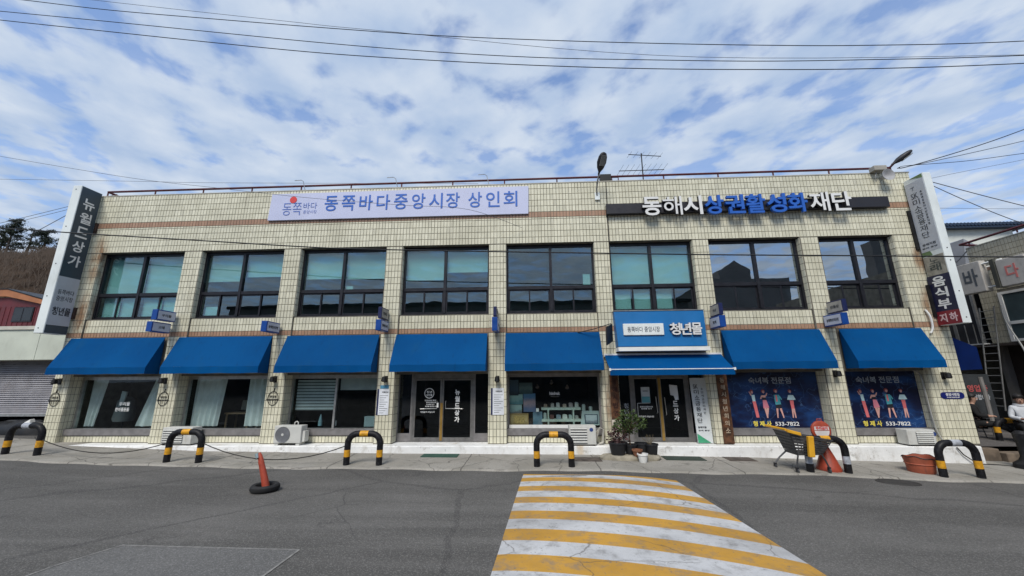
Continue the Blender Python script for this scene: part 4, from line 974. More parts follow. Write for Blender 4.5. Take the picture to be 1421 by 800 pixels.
# ------------------------------------------------------------------ shopping cart
CARTF = mat('cart_frame', (.09,.09,.095), .4, .5)
cx, cy = 5.95, -1.50; cz = g(cx)+.01
t_ = thing('shopping_cart', 'grey plastic shopping cart with yellow handle and corner bumper', 'cart', (cx, cy, cz))
def bq(x, y, z): return (x, y, z)
rim = [(5.66,-1.86,.40+.45),(6.58,-1.80,.30+.39),(6.58,-1.25,.30+.39),(5.70,-1.20,.40+.45)]
bot = [(5.82,-1.76,.40),(6.36,-1.72,.40),(6.36,-1.32,.40),(5.84,-1.30,.40)]
rim = [(x, y, cz+z) for x, y, z in rim]; bot = [(x, y, cz+z-.02) for x, y, z in bot]
b = MB(); rows = 7
for q in range(4):
    a0, a1, b0, b1 = map(Vector, (bot[q], bot[(q+1)%4], rim[q], rim[(q+1)%4]))
    nrm = ((a1-a0).cross(b0-a0)).normalized()*.008
    for k in range(rows):                                  # slotted plastic wall: bars with gaps
        k0 = k/rows; k1 = k0+.095
        p = [a0.lerp(b0,k0), a1.lerp(b1,k0), a1.lerp(b1,k1), a0.lerp(b0,k1)]
        b.hexa([p[0],p[1],p[1]+nrm,p[0]+nrm], [p[3],p[2],p[2]+nrm,p[3]+nrm])
    nb = 9
    for k in range(nb+1):
        f = k/nb; p0 = a0.lerp(a1, f); p1 = b0.lerp(b1, f); b.tube([p0, p1], .007, 4)
b.add(bot, [(3,2,1,0)])
b.build('basket', DGREY, t_)
MB().tube(rim+[rim[0]], .016, 6).build('basket_rim', DGREY, t_, smooth=True)
MB().add([tuple(Vector(rim[3]).lerp(Vector(bot[3]),.03)), tuple(Vector(rim[0]).lerp(Vector(bot[0]),.03)), tuple(Vector(bot[0]).lerp(Vector(rim[0]),.2)), tuple(Vector(bot[3]).lerp(Vector(rim[3]),.2))], [(0,1,2,3)]).build('back_flap', DGREY, t_)
MB().tube([(5.56,-1.90,cz+.93),(5.56,-1.16,cz+.93)], .028, 8).build('handle', YELP, t_, smooth=True)
MB().hexa([(5.58,-1.93,cz+.875),(5.86,-1.93,cz+.80),(5.86,-1.86,cz+.80),(5.58,-1.86,cz+.875)], [(5.58,-1.93,cz+.945),(5.86,-1.93,cz+.87),(5.86,-1.86,cz+.87),(5.58,-1.86,cz+.945)]).build('handle_arm', YELP, t_, bevel=.01)
MB().hexa([(5.98,-1.90,cz+.36),(6.10,-1.90,cz+.36),(6.10,-1.82,cz+.36),(5.98,-1.82,cz+.36)], [(6.01,-1.91,cz+.79),(6.13,-1.91,cz+.79),(6.13,-1.83,cz+.79),(6.01,-1.83,cz+.79)]).build('bumper', YELP, t_, bevel=.015)
WH = [(5.58,-1.28),(5.76,-1.76),(6.30,-1.30),(6.46,-1.72)]
for (wx, wy), bp in zip(WH, (bot[3], bot[0], bot[2], bot[1])): MB().tube([bp, (bp[0]*.45+wx*.55, bp[1]*.45+wy*.55, cz+.26), (wx, wy, cz+.13)], .017, 6).build('leg', CARTF, t_, smooth=True)
for wx, wy in WH:
    o = MB().box(wx-.022, wx+.022, wy-.03, wy+.03, cz+.07, cz+.135).build('caster_fork', FRAME, t_)
    MB().lathe([(0,-.018),(.045,-.018),(.06,-.008),(.06,.008),(.045,.018),(0,.018)], (wx, wy, cz+.06), 14, axis='x').build('wheel', DGREY, t_, smooth=True)

# no-parking sign with a bottle shaped base
sx_, sy_ = 6.66, -1.42; sz = g(sx_)+.02
t_ = thing('no_parking_sign', 'red plastic no parking stand with round head and flared base', 'sign', (sx_, sy_, sz))
MB().lathe([(.235,0),(.24,.05),(.215,.12),(.15,.30),(.085,.46),(.06,.52),(.055,.66),(.05,.70)], (sx_, sy_, sz), 20).build('base', ORANGE, t_, smooth=True)
MB().lathe([(0,-.035),(.19,-.035),(.215,-.02),(.215,.02),(.19,.035),(0,.035)], (sx_-.03, sy_, sz+.86), 28, axis='y').build('head', ORANGE, t_, smooth=True)
pp = MB(); pts = [(sx_-.03+.165*math.cos(a*math.pi/10), sy_-.037, sz+.86+.165*math.sin(a*math.pi/10)) for a in range(10, 21)]; pp.prism(pts[::-1], (0,-.003,0))
pp.prism([(sx_-.195,sy_-.037,sz+.875),(sx_-.19,sy_-.037,sz+.95),(sx_-.06,sy_-.037,sz+.955),(sx_-.03,sy_-.037,sz+.94),(sx_,sy_-.037,sz+.955),(sx_+.13,sy_-.037,sz+.95),(sx_+.135,sy_-.037,sz+.875)][::-1][::-1], (0,-.003,0))
pp.build('white_panel', mat('white_sticker', (.62,.58,.57), .6, dirt=.4), t_)
l = MB(); put(l, '주차금지', (sx_-.03, sy_-.043, sz+.915), UX, UZ, .26, .075, .003, .03); l.build('lettering', INKR, t_)
MB().tube([(sx_-.08,sy_,sz+1.07),(sx_-.08,sy_,sz+1.11),(sx_+.02,sy_,sz+1.11),(sx_+.02,sy_,sz+1.07)], .012, 6).build('carry_loop', ORANGE, t_)

# red rubber tub
tx, ty = 8.70, -1.36; tz = g(tx)+.03
t_ = thing('rubber_tub', 'dented round red brown rubber tub on the pavement', 'tub', (tx, ty, tz))
tb_ = MB(); n = 32; prof = [(.21,0,0),(.225,.03,0),(.245,.19,0),(.262,.20,0),(.252,.215,0),(.275,.34,1),(.267,.345,1),(.24,.20,0),(.21,.05,0)]
vs = []
for r, h, wv in prof:
    for k in range(n):
        a = 2*math.pi*k/n; rr = r*(1+.012*math.sin(3*a+h*9)); hh = h+wv*(.022*math.sin(2*a+.6)+.012*math.sin(7*a))
        vs.append((tx+rr*math.cos(a)*1.06, ty+rr*math.sin(a), tz+hh))
fs = [(i*n+k, i*n+(k+1)%n, (i+1)*n+(k+1)%n, (i+1)*n+k) for i in range(len(prof)-1) for k in range(n)]+[tuple(range(n))[::-1], tuple(range((len(prof)-1)*n, len(prof)*n))]
tb_.add(vs, fs); tb_.build('tub', TERRA, t_, smooth=True)
MB().tube([(tx+.278*1.06*math.cos(k*math.pi/16), ty+.278*math.sin(k*math.pi/16), tz+.34+.022*math.sin(k*math.pi/8+.6)+.012*math.sin(7*k*math.pi/16)) for k in range(33)], .009, 5).build('dark_rim', BLACKM, t_)

# ------------------------------------------------------------------ pots and plants on a stone slab
zs = apron(2.4, -.8)
sm = MB(); n = 20; vs = []
for h, s in ((0,1),(.06,1.03),(.10,.97),(.11,.8)):
    for k in range(n):
        a = 2*math.pi*k/n; vs.append((2.42+.74*s*math.copysign(abs(math.cos(a))**.6, math.cos(a))+.02*math.sin(5*a), -.72+.24*s*math.copysign(abs(math.sin(a))**.7, math.sin(a)), zs-.01+h+.008*math.sin(7*a+h*40)))
sm.add(vs, [(i*n+k, i*n+(k+1)%n, (i+1)*n+(k+1)%n, (i+1)*n+k) for i in range(3) for k in range(n)]+[tuple(range(3*n, 4*n))])
tag(sm.build('stone_slab', mat('slab_stone', (.30,.27,.21), .9, var=.25, vs=6, bump=.5, bs=40, dirt=.5), smooth=True), 'rough pale stone slab under the potted plants', 'slab')
def pot(xc, yc, z0, r0, r1, h, label, m=POTB, square=False, name='plant_pot'):
    t_ = thing(name, label, 'plant pot', (xc, yc, z0), 'plant pots by the right entrance')
    MB().lathe([(r0,0),(r0+.004,.01),(r1,h-.04),(r1+.014,h-.035),(r1+.014,h),(r1-.008,h),(r1-.012,h-.05),(0,h-.052)], (xc, yc, z0), 22).build('pot', m, t_, smooth=True)
    MB().lathe([(0,h-.035),(r1*.6,h-.03),(r1-.012,h-.045)], (xc, yc, z0), 14).build('soil', SOIL, t_)
    return t_
zp = zs+.098
def leaves(c, rx, ry, rz, n, size, m, parent, name='foliage', shape=None):
    mb = MB()
    for k in range(n):
        while True:
            q = Vector((random.uniform(-1,1), random.uniform(-1,1), random.uniform(-1,1)))
            if .25 < q.length < 1: break
        if shape: q = shape(q)
        p = Vector(c)+Vector((q.x*rx, q.y*ry, q.z*rz))
        d = Vector((q.x+random.uniform(-.7,.7), q.y+random.uniform(-.7,.7), random.uniform(-.5,.6))).normalized(); s = size*random.uniform(.6,1.3)
        sd = d.cross(Vector((random.uniform(-1,1), random.uniform(-1,1), random.uniform(-1,1)))).normalized()*s*.36
        nn = d.cross(sd).normalized()*s*.10
        mb.add([p, p+d*s*.5+sd+nn, p+d*s, p+d*s*.5-sd+nn], [(0,1,2),(0,2,3)])
    return stuff(mb.build(name, m, parent))
t_ = pot(2.13, -.72, zp, .16, .215, .30, 'large black plastic pot with purple stemmed plant, left end of slab')
leaves((2.15,-.72,zp+.42), .26, .18, .24, 170, .08, LEAFD, t_)
sb_ = MB()
for k in range(9): sb_.tube([(2.13+random.uniform(-.06,.06),-.72+random.uniform(-.05,.05),zp+.25),(2.15+random.uniform(-.22,.22),-.72+random.uniform(-.15,.15),zp+.40+random.random()*.25)], .006, 4)
sb_.build('stem', mat('purple_stem', (.06,.03,.025), .7), t_)
t_ = pot(2.46, -.66, zp, .11, .145, .24, 'black pot with a bushy green shrub, second on the slab')
stm = MB(); stm.tube([(2.46,-.66,zp+.2),(2.45,-.65,zp+.45),(2.47,-.66,zp+.62)], [.02,.016,.01], 6)
for k in range(14):
    a = random.random()*6.28; z = zp+.42+random.random()*.28
    stm.tube([(2.455,-.655,z),(2.455+.16*math.cos(a),-.655+.13*math.sin(a),z+.16),(2.455+.30*math.cos(a),-.655+.22*math.sin(a),z+.26+random.random()*.1)], [.008,.006,.003], 4)
stm.build('stem', mat('bark_brown', (.09,.06,.035), .9), t_)
for cc_, r_, n_ in (((2.45,-.66,zp+.72),(.36,.26,.26),420),((2.24,-.66,zp+.62),(.18,.16,.17),120),((2.72,-.64,zp+.74),(.20,.16,.16),140),((2.45,-.66,zp+.95),(.22,.16,.12),110)):
    leaves(cc_, *r_, n_, .062, LEAF, t_)
t_ = pot(2.98, -.66, zp, .12, .155, .25, 'black pot with thin dry twigs, right end of the slab')
tw = MB()
for k in range(12): tw.tube([(2.95+random.uniform(-.05,.05),-.66,zp+.2),(2.9+random.uniform(-.15,.2),-.66+random.uniform(-.1,.1),zp+.34+random.random()*.14)], .005, 4)
tw.build('twig', mat('dry_twig', (.16,.13,.08), .9), t_)
t_ = pot(2.75, -.58, zp, .12, .15, .26, 'black pot behind the small terracotta pot on the slab')
t_ = pot(2.56, -.90, zp, .08, .115, .155, 'small terracotta coloured pot on the slab front edge', mat('terracotta', (.20,.085,.045), .8, var=.2, vs=8))
t_ = pot(2.64, -1.06, apron(2.64,-1.06)-.005, .085, .115, .20, 'small white plastic pot on pavement in front of the slab', WHITE)
# mats and covers
for x0, x1, y0, y1, m, lab in ((-2.86,-1.92,-.74,-.36,mat('green_mat', (.025,.07,.05), .95, bump=.5, bs=120),'thin dark green doormat before the left double doors'),(3.28,4.25,-.80,-.36,mat('dark_mat', (.03,.045,.035), .95, bump=.5, bs=120),'thin dark doormat before the plant pot entrance')):
    z = apron((x0+x1)/2, (y0+y1)/2); q = lambda x, y: (x, y, apron(x, y)+.012)
    tag(MB().hexa([(x0,y0,apron(x0,y0)-.005),(x1,y0,apron(x1,y0)-.005),(x1,y1,apron(x1,y1)-.005),(x0,y1,apron(x0,y1)-.005)], [q(x0,y0),q(x1,y0),q(x1,y1),q(x0,y1)]).build('doormat', m), lab, 'doormat')
def cover(name, xc, yc, rx, ry, zf, m, label, cat):
    mb = MB(); vs = []; n = 28
    for r, h in ((1.08,.0),(1.06,.010),(.98,.010),(.96,.004),(.9,.004),(.88,.008),(.05,.009)):
        for k in range(n):
            a = 2*math.pi*k/n; x = xc+rx*r*math.cos(a); y = yc+ry*r*math.sin(a); vs.append((x, y, zf(x, y)+h))
    mb.add(vs, [(i*n+k, i*n+(k+1)%n, (i+1)*n+(k+1)%n, (i+1)*n+k) for i in range(6) for k in range(n)]+[tuple(range(6*n, 7*n))])
    return tag(mb.build(name, m), label, cat)
cover('manhole_cover', 7.42, -2.22, .36, .26, lambda x, y: g(x), mat('cast_iron', (.045,.042,.04), .7, .3, bump=.5, bs=50), 'round iron manhole cover in the asphalt right of the cart', 'manhole')
for x, y, lab in ((1.35,-.85,'flat dark access cover in pavement left of the stone slab'),(5.15,-.55,'stained drain cover in the pavement left of the cart')):
    q = lambda a, b_: (x+a, y+b_, apron(x+a, y+b_)+.008)
    t_ = tag(MB().hexa([(x-.33,y-.22,apron(x,y)-.02),(x+.33,y-.22,apron(x,y)-.02),(x+.33,y+.22,apron(x,y)-.02),(x-.33,y+.22,apron(x,y)-.02)], [q(-.33,-.22),q(.33,-.22),q(.33,.22),q(-.33,.22)]).build('access_cover', mat('rusty_cover', (.075,.06,.05), .85, var=.4, vs=7, bump=.4)), lab, 'cover')

# ------------------------------------------------------------------ things inside the shops
def card(name, x0, x1, z0, z1, y, m, label, cat, group=None, frame=None):
    t_ = thing(name, label, cat, ((x0+x1)/2, y, z0), group)
    MB().box(x0, x1, y, y+.025, z0, z1).build('canvas', m, t_)
    if frame:
        f = MB(); W = .025
        f.frame(x0, x1, y-.012, y-.001, z0, z1, W); f.build('frame', frame, t_)
    return t_
def paint_mat(name, c0, c1, c2, z0, z1):
    m, t, p = blank(name); sp = t.new('ShaderNodeSeparateXYZ', {0: t.pos()}).outputs
    k = t.ramp(t.math('ADD', sp[2], t.math('MULTIPLY', t.math('SUBTRACT', t.noise(7, 5), .5), .22)), z0, z1)
    c = t.mix(t.ramp(k, .0, .5), c0, c1); c = t.mix(t.ramp(k, .5, 1), c, c2)
    t.l.new(c, p.inputs['Base Color']); p.inputs['Roughness'].default_value = .6; return m
GPIC = 'paintings in the shop window'
PX = [(-.64,-.38,1.24,1.68,(.03,.045,.06),(.05,.09,.13),(.07,.10,.13),'tall dim blue painting at top left of the shop window',None),
      (-.36,.03,1.28,1.60,(.05,.09,.09),(.12,.17,.16),(.07,.10,.10),'grey green landscape painting, upper row of the shop window',None),
      (-.65,-.26,.99,1.27,(.10,.25,.28),(.30,.50,.48),(.40,.60,.55),'pale green seascape painting with a white band, left edge of shop window',None),
      (-.24,.11,.78,1.29,(.10,.15,.28),(.45,.33,.36),(.10,.22,.38),'blue and pink sunset sea painting',None),
      (-.64,-.29,.70,.98,(.12,.11,.11),(.25,.40,.40),(.35,.50,.48),'small teal painting with a dark rock, above the gold panel',None),
      (.03,.30,.42,.78,(.10,.19,.25),(.16,.27,.34),(.13,.23,.30),'plain blue grey painting standing beside the shelf',None)]
for k, (x0, x1, z0, z1, c0, c1, c2, lab, fr_) in enumerate(PX):
    card('painting', x0, x1, z0, z1, .52+.012*k, paint_mat('painting_%d' % k, c0, c1, c2, z0, z1), lab, 'painting', GPIC)
GOLDP = paint_mat('gold_panel', (.25,.17,.06), (.42,.32,.14), (.36,.26,.10), .4, .75)
t_ = card('gold_panel', -.63, -.10, .42, .74, .47, GOLDP, 'ochre gold picture with framed inner panel at lower left of the shop window', 'painting', GPIC, mat('gold_frame', (.30,.2,.07), .5))
MB().box(-.53, -.20, .46, .469, .47, .67).build('inner_panel', mat('gold_inner', (.38,.27,.09), .6, var=.3, vs=20), t_)
t_ = thing('display_shelf', 'pale green two level display shelf in the painting shop window', 'shelf', (.84,.62,.40))
MINT = mat('mint_paint', (.48,.58,.50), .6)
for z in (.83, .51): MB().box(.28, 1.40, .52, .78, z, z+.065).build('shelf_board', MINT, t_)
for x in (.47, 1.19):
    for y in (.51, .77): MB().box(x-.018, x+.018, y-.018, y+.018, .38, .83).build('leg', MINT, t_)
GB = 'small items on the mint shelf'
for k, (x, z, wd, ht, c, lab) in enumerate(((.40,.895,.10,.10,(.30,.22,.16),'brown wrapped trinket, far left on the upper mint shelf'),(.60,.895,.10,.13,(.42,.40,.36),'tall grey trinket box, second on the upper mint shelf'),(.76,.895,.10,.14,(.6,.6,.55),'pale trinket box with tilted lid, third on the upper mint shelf'),(.95,.895,.11,.10,(.45,.36,.28),'tan trinket box, fourth on the upper mint shelf'),(1.13,.895,.12,.14,(.33,.29,.27),'dark grey brown trinket box, fifth on the upper mint shelf'),(1.30,.895,.11,.15,(.55,.58,.52),'cream trinket box at right end of the upper mint shelf'),
        (.38,.575,.09,.18,(.36,.44,.42),'tall grey green trinket box, far left on the lower mint shelf'),(.58,.575,.12,.12,(.13,.06,.05),'dark brown trinket box, second on the lower mint shelf'),(.77,.575,.14,.12,(.20,.28,.32),'blue grey trinket box, third on the lower mint shelf'),(.95,.575,.14,.13,(.60,.66,.60),'white trinket box, fourth on the lower mint shelf'),(1.11,.575,.10,.12,(.33,.42,.40),'sage trinket box, fifth on the lower mint shelf'),(1.29,.575,.10,.10,(.30,.33,.31),'grey trinket box at right end of the lower mint shelf'))):
    mb = MB(); mb.hexa([(x-wd/2,.58,z),(x+wd/2,.58,z),(x+wd/2,.70,z),(x-wd/2,.70,z)], [(x-wd*.46,.59,z+ht*.8),(x+wd*.46,.59,z+ht*.8),(x+wd*.46,.69,z+ht*.8),(x-wd*.46,.69,z+ht*.8)])
    mb.hexa([(x-wd*.5,.585,z+ht*.8),(x+wd*.5,.585,z+ht*.8),(x+wd*.5,.695,z+ht*.8),(x-wd*.5,.695,z+ht*.8)], [(x-wd*.25,.61,z+ht),(x+wd*.3,.61,z+ht*.94),(x+wd*.3,.67,z+ht*.94),(x-wd*.25,.67,z+ht)])
    tag(mb.build('trinket_box', mat('trinket', c, .6), bevel=.004), lab, 'box', GB)
MB_ = tag(MB().box(.12, .20, .46, .50, .79, .88).build('price_card', INKW), 'small white price card beside the blue and pink painting', 'card')
t_ = thing('framed_print', 'large pale mounted print with dark inner frame at right of the shop window', 'picture', (1.68,.5,.42))
MB().hexa([(1.38,.46,.42),(1.93,.46,.42),(1.93,.49,.42),(1.38,.49,.42)], [(1.44,.56,.80),(1.92,.56,.80),(1.92,.59,.80),(1.44,.59,.80)]).build('mount', mat('mint_mount', (.38,.47,.46), .7), t_)
MB().hexa([(1.50,.462,.455),(1.88,.462,.455),(1.88,.47,.455),(1.50,.47,.455)], [(1.50,.526,.71),(1.88,.526,.71),(1.88,.535,.71),(1.50,.535,.71)]).build('frame', mat('dark_blue_frame', (.03,.06,.09), .5), t_)
MB().hexa([(1.53,.459,.48),(1.85,.459,.48),(1.85,.465,.48),(1.53,.465,.48)], [(1.53,.512,.69),(1.85,.512,.69),(1.85,.52,.69),(1.53,.52,.69)]).build('print', paint_mat('print_sea', (.12,.15,.18), (.35,.42,.45), (.45,.52,.54), .46, .70), t_)
for x, z0_, z1_, lab in ((1.50,.80,.98,'grey green canister standing behind the large mounted print'),(1.70,.80,.92,'small pale canister right behind the large mounted print')):
    tag(MB().lathe([(.05,0),(.055,.02),(.055,(z1_-z0_)*.8),(.035,z1_-z0_),(0,z1_-z0_)], (x,.62,z0_), 14).build('canister', mat('sage', (.40,.47,.44), .5), smooth=True), lab, 'canister')
tag(MB().box(1.40,1.94,.60,.72,.66,.795).build('side_table', mat('table_dark', (.06,.05,.04), .7)), 'low dark side table behind the large mounted print', 'table')
flat('window_lettering', mat('dim_white_ink', (.5,.5,.5), .6), 'hàdrak', (.665, RG+.02, 1.30), .30, .09, W5, bold=.03)
flat('window_lettering', mat('dimmer_ink', (.2,.2,.2), .6), 'drawing room', (.665, RG+.02, 1.21), .24, .03, W5)
for k, (x, z, lab) in enumerate(((.18,1.42,'dim pendant lamp left of the window lettering in painting shop'),(.62,1.55,'dim pendant lamp above the window lettering in painting shop'),(1.10,1.40,'dim pendant lamp right of the window lettering in painting shop'))):
    t_ = thing('pendant_lamp', lab, 'lamp', (x,1.2,z), 'pendant lamps in the painting shop')
    MB().lathe([(0,-.02),(.05,0),(.06,.04),(.02,.12),(0,.13)], (x,1.2,z), 14).build('lamp_shade', mat('dusky_shade', (.36,.26,.23), .5), t_, smooth=True)
    MB().tube([(x,1.2,z+.12),(x,1.2,2.9)], .006, 4).build('cord', BLACKM, t_)
# far left shop: red tally lamp, hanging shirt, window words
t_ = thing('ceiling_lamp', 'small glowing red lamp inside the far left shop', 'lamp', (-11.95,1.4,1.55))
MB().lathe([(0,-.03),(.03,-.015),(.035,.02),(0,.04)], (-11.95,1.3,1.56), 12).build('bulb', mat('red_glow', (.8,.1,.05), .5, emit=(1,.15,.07,4)), t_, smooth=True)
MB().tube([(-11.95,1.3,1.60),(-11.95,1.3,2.9)], .006, 4).build('cord', BLACKM, t_)
t_ = thing('coat_rack', 'grey coat on a dark rack inside the far left shop', 'coat rack', (-12.9,1.0,0))
MB().tube([(-12.85,1.0,0),(-12.85,1.0,1.45)], .02, 6).build('pole', BLACKM, t_)
c = MB(); c.lathe([(.24,0),(.27,.1),(.24,.35),(.22,.62),(.10,.74),(.05,.76)], (-12.85,1.0,.50), 14); c.build('coat', mat('grey_coat', (.16,.18,.18), .9), t_, smooth=True)
MB().hexa([(-12.85,.76,.95),(-12.72,.76,1.0),(-12.72,.8,1.0),(-12.85,.8,.95)], [(-12.82,.76,1.42),(-12.66,.76,1.40),(-12.66,.8,1.40),(-12.82,.8,1.42)]).build('scarf', mat('pale_scarf', (.45,.52,.52), .9), t_)
wl_ = MB(); put(wl_, '우리들', (-12.22,RG+.02,1.06), UX, UZ, .34, .11, .002, .03); put(wl_, '한아름돋움', (-12.26,RG+.02,.90), UX, UZ, .44, .11, .002, .03); wl_.build('window_lettering', INKW, W1)
t_ = thing('chair', 'wooden chair with pale back inside the curtained shop window', 'chair', (-8.95,1.0,0))
WOODC = mat('light_wood', (.30,.20,.11), .6)
MB().hexa([(-9.18,1.15,.82),(-8.72,1.15,.82),(-8.72,1.19,.82),(-9.18,1.19,.82)], [(-9.22,1.25,1.10),(-8.76,1.25,1.10),(-8.76,1.29,1.10),(-9.22,1.29,1.10)]).build('backrest', mat('pale_back', (.42,.39,.31), .7), t_)
MB().box(-9.42, -8.62, .8, 1.3, .72, .76).build('seat', WOODC, t_)
for x in (-9.36, -8.68):
    for y in (.84, 1.26): MB().box(x-.02, x+.02, y-.02, y+.02, 0, .72).build('leg', WOODC, t_)
# third shop: window ledge things
tag(MB().lathe([(.06,0),(.055,.12),(.03,.26),(.01,.32),(0,.33)], (-6.28,.62,.40), 12).build('cone_bottle', mat('cyan_bottle', (.20,.35,.40), .4), smooth=True), 'pale cyan cone shaped bottle on ledge below the zebra blind', 'bottle')
tag(MB().box(-4.95,-4.55,.60,.8,.37,.66).build('storage_box', mat('bluish_box', (.28,.38,.40), .6), bevel=.01), 'pale blue storage box at right end of the zebra blind window', 'box')
t_ = thing('curtain_weight', 'white pull cord with a weight between the two blinds', 'blind cord', (-5.75,.47,.4))
MB().tube([(-5.76,.47,1.75),(-5.76,.47,.55)], .006, 5).build('cord', INKW, t_); MB().box(-5.80, -5.72, .45, .49, .42, .56).build('weight', INKW, t_)

# ------------------------------------------------------------------ roof fixtures
t_ = thing('street_lamp', 'dark LED street lamp head on a bent arm over the parapet, middle of roof', 'street lamp', (2.13,-.1,7.3), 'LED lamps on the parapet')
MB().box(2.07, 2.22, -.06, -.011, 7.08, 7.32).build('base_plate', WMETAL, t_)
MB().tube([(2.13,-.06,7.22),(2.12,-.12,7.4),(2.14,-.3,7.62),(2.16,-.45,7.74)], .025, 8).build('arm', ALU, t_, smooth=True)
def lamp_head(c, d, ln, wd, parent):
    c = Vector(c); d = Vector(d).normalized(); s = d.cross(Vector((0,0,1))).normalized(); nn = s.cross(d)
    mb = MB(); vs = []; prof = [(0,.03,.03),(.12,.05,.04),(.3,.7,.075),(.55,1,.085),(.8,.9,.07),(.95,.6,.045),(1,.2,.02)]
    n = 12
    for t, w_, h in prof:
        for k in range(n):
            a = 2*math.pi*k/n; vs.append(c+d*(t*ln)+s*(math.cos(a)*max(.03,w_*wd/2))+nn*(math.sin(a)*h))
    mb.add(vs, [(i*n+k, i*n+(k+1)%n, (i+1)*n+(k+1)%n, (i+1)*n+k) for i in range(len(prof)-1) for k in range(n)]+[tuple(range(n))[::-1], tuple(range((len(prof)-1)*n, len(prof)*n))])
    mb.build('lamp_head', mat('lamp_grey', (.03,.03,.034), .5, .2), parent, smooth=True)
    q = [c+d*(ln*t)+s*(w_*wd/2)-nn*.092 for t, w_ in ((.42,-.55),(.42,.55),(.88,.5),(.88,-.5))]
    MB().hexa(q, [p+nn*.02 for p in q]).build('led_panel', mat('led_lens', (.20,.20,.19), .3), parent)
lamp_head((2.15,-.42,7.72), (.10,-.36,.42), .66, .30, t_)
t_ = thing('street_lamp', 'dark LED street lamp head leaning out over right parapet corner', 'street lamp', (10.95,-.1,7.75), 'LED lamps on the parapet')
MB().tube([(10.93,.05,7.72),(10.95,-.05,7.85),(11.02,-.15,7.95)], .03, 8).build('arm', RED, t_, smooth=True)
MB().box(10.86, 11.05, .0, .12, 7.74, 7.92).build('base_plate', RED, t_)
lamp_head((10.98,-.12,7.92), (.58,-.22,.42), .62, .24, t_)
t_ = thing('loudspeaker', 'grey round loudspeaker with bracket below the right roof corner', 'loudspeaker', (10.62,-.2,7.5))
MB().lathe([(.06,.14),(.09,.05),(.17,-.06),(.18,-.08),(.15,-.07),(.05,.0),(0,.0)], (10.66,-.2,7.52), 20, axis='y').build('horn', mat('speaker_grey', (.33,.33,.34), .5, var=.1), t_, smooth=True)
MB().box(10.36, 10.72, -.22, -.02, 7.71, 7.86).build('driver_box', mat('beige_box', (.33,.31,.27), .6), t_, bevel=.01)
MB().tube([(10.5,-.1,7.72),(10.42,-.12,7.55),(10.44,-.08,7.40)], .012, 6).build('bracket', ALU, t_)
t_ = thing('junction_box', 'dark junction box with fittings on the railing next to middle roof lamp', 'box', (2.55,.05,7.75))
MB().box(2.28, 2.62, .0, .18, 7.76, 7.97).build('box', BLACKM, t_); MB().tube([(2.66,.1,7.74),(2.66,.1,7.9),(2.86,.1,7.9),(2.86,.1,7.74)], .02, 6).build('pipe_loop', RED, t_)
t_ = thing('tv_antenna', 'two tier rod television antenna on a mast behind the railing', 'antenna', (3.93,1.0,7.3))
MB().tube([(3.92,1.0,7.3),(3.94,1.0,9.28)], .02, 6).build('mast', BLACKM, t_)
for z, x0, x1, n_, ln in ((9.20,3.50,4.60,6,.16),(8.63,3.13,4.66,9,.34)):
    b = MB(); b.tube([(x0,1.0,z+.05 if z > 9 else z),(x1,1.0,z-.06 if z > 9 else z)], .014, 5)
    b.build('boom', BLACKM, t_)
    for k in range(n_):
        x = x0+(x1-x0)*(k+.2)/(n_-.6); zz_ = z+(.05-.11*(x-x0)/(x1-x0) if z > 9 else 0)
        MB().tube([(x+.05,1.0-ln,zz_+.03),(x,1.0,zz_),(x-.05,1.0+ln,zz_-.02)], .005, 4).build('element', BLACKM, t_)
for k, (x, lab) in enumerate(((-7.35,'thin hooked wire bracket on the parapet above the emblem of the banner'),(-4.3,'thin hooked wire bracket on the parapet above the banner centre'),(-1.35,'thin forked wire bracket on the parapet near the banner right end'))):
    tag(MB().tube([(x+.12,.0,7.70),(x+.05,-.05,8.02),(x-.02,-.06,8.06),(x-.22,-.08,8.04)], .012, 5).build('wire_bracket', ALU), lab, 'bracket', 'wire brackets on the parapet')

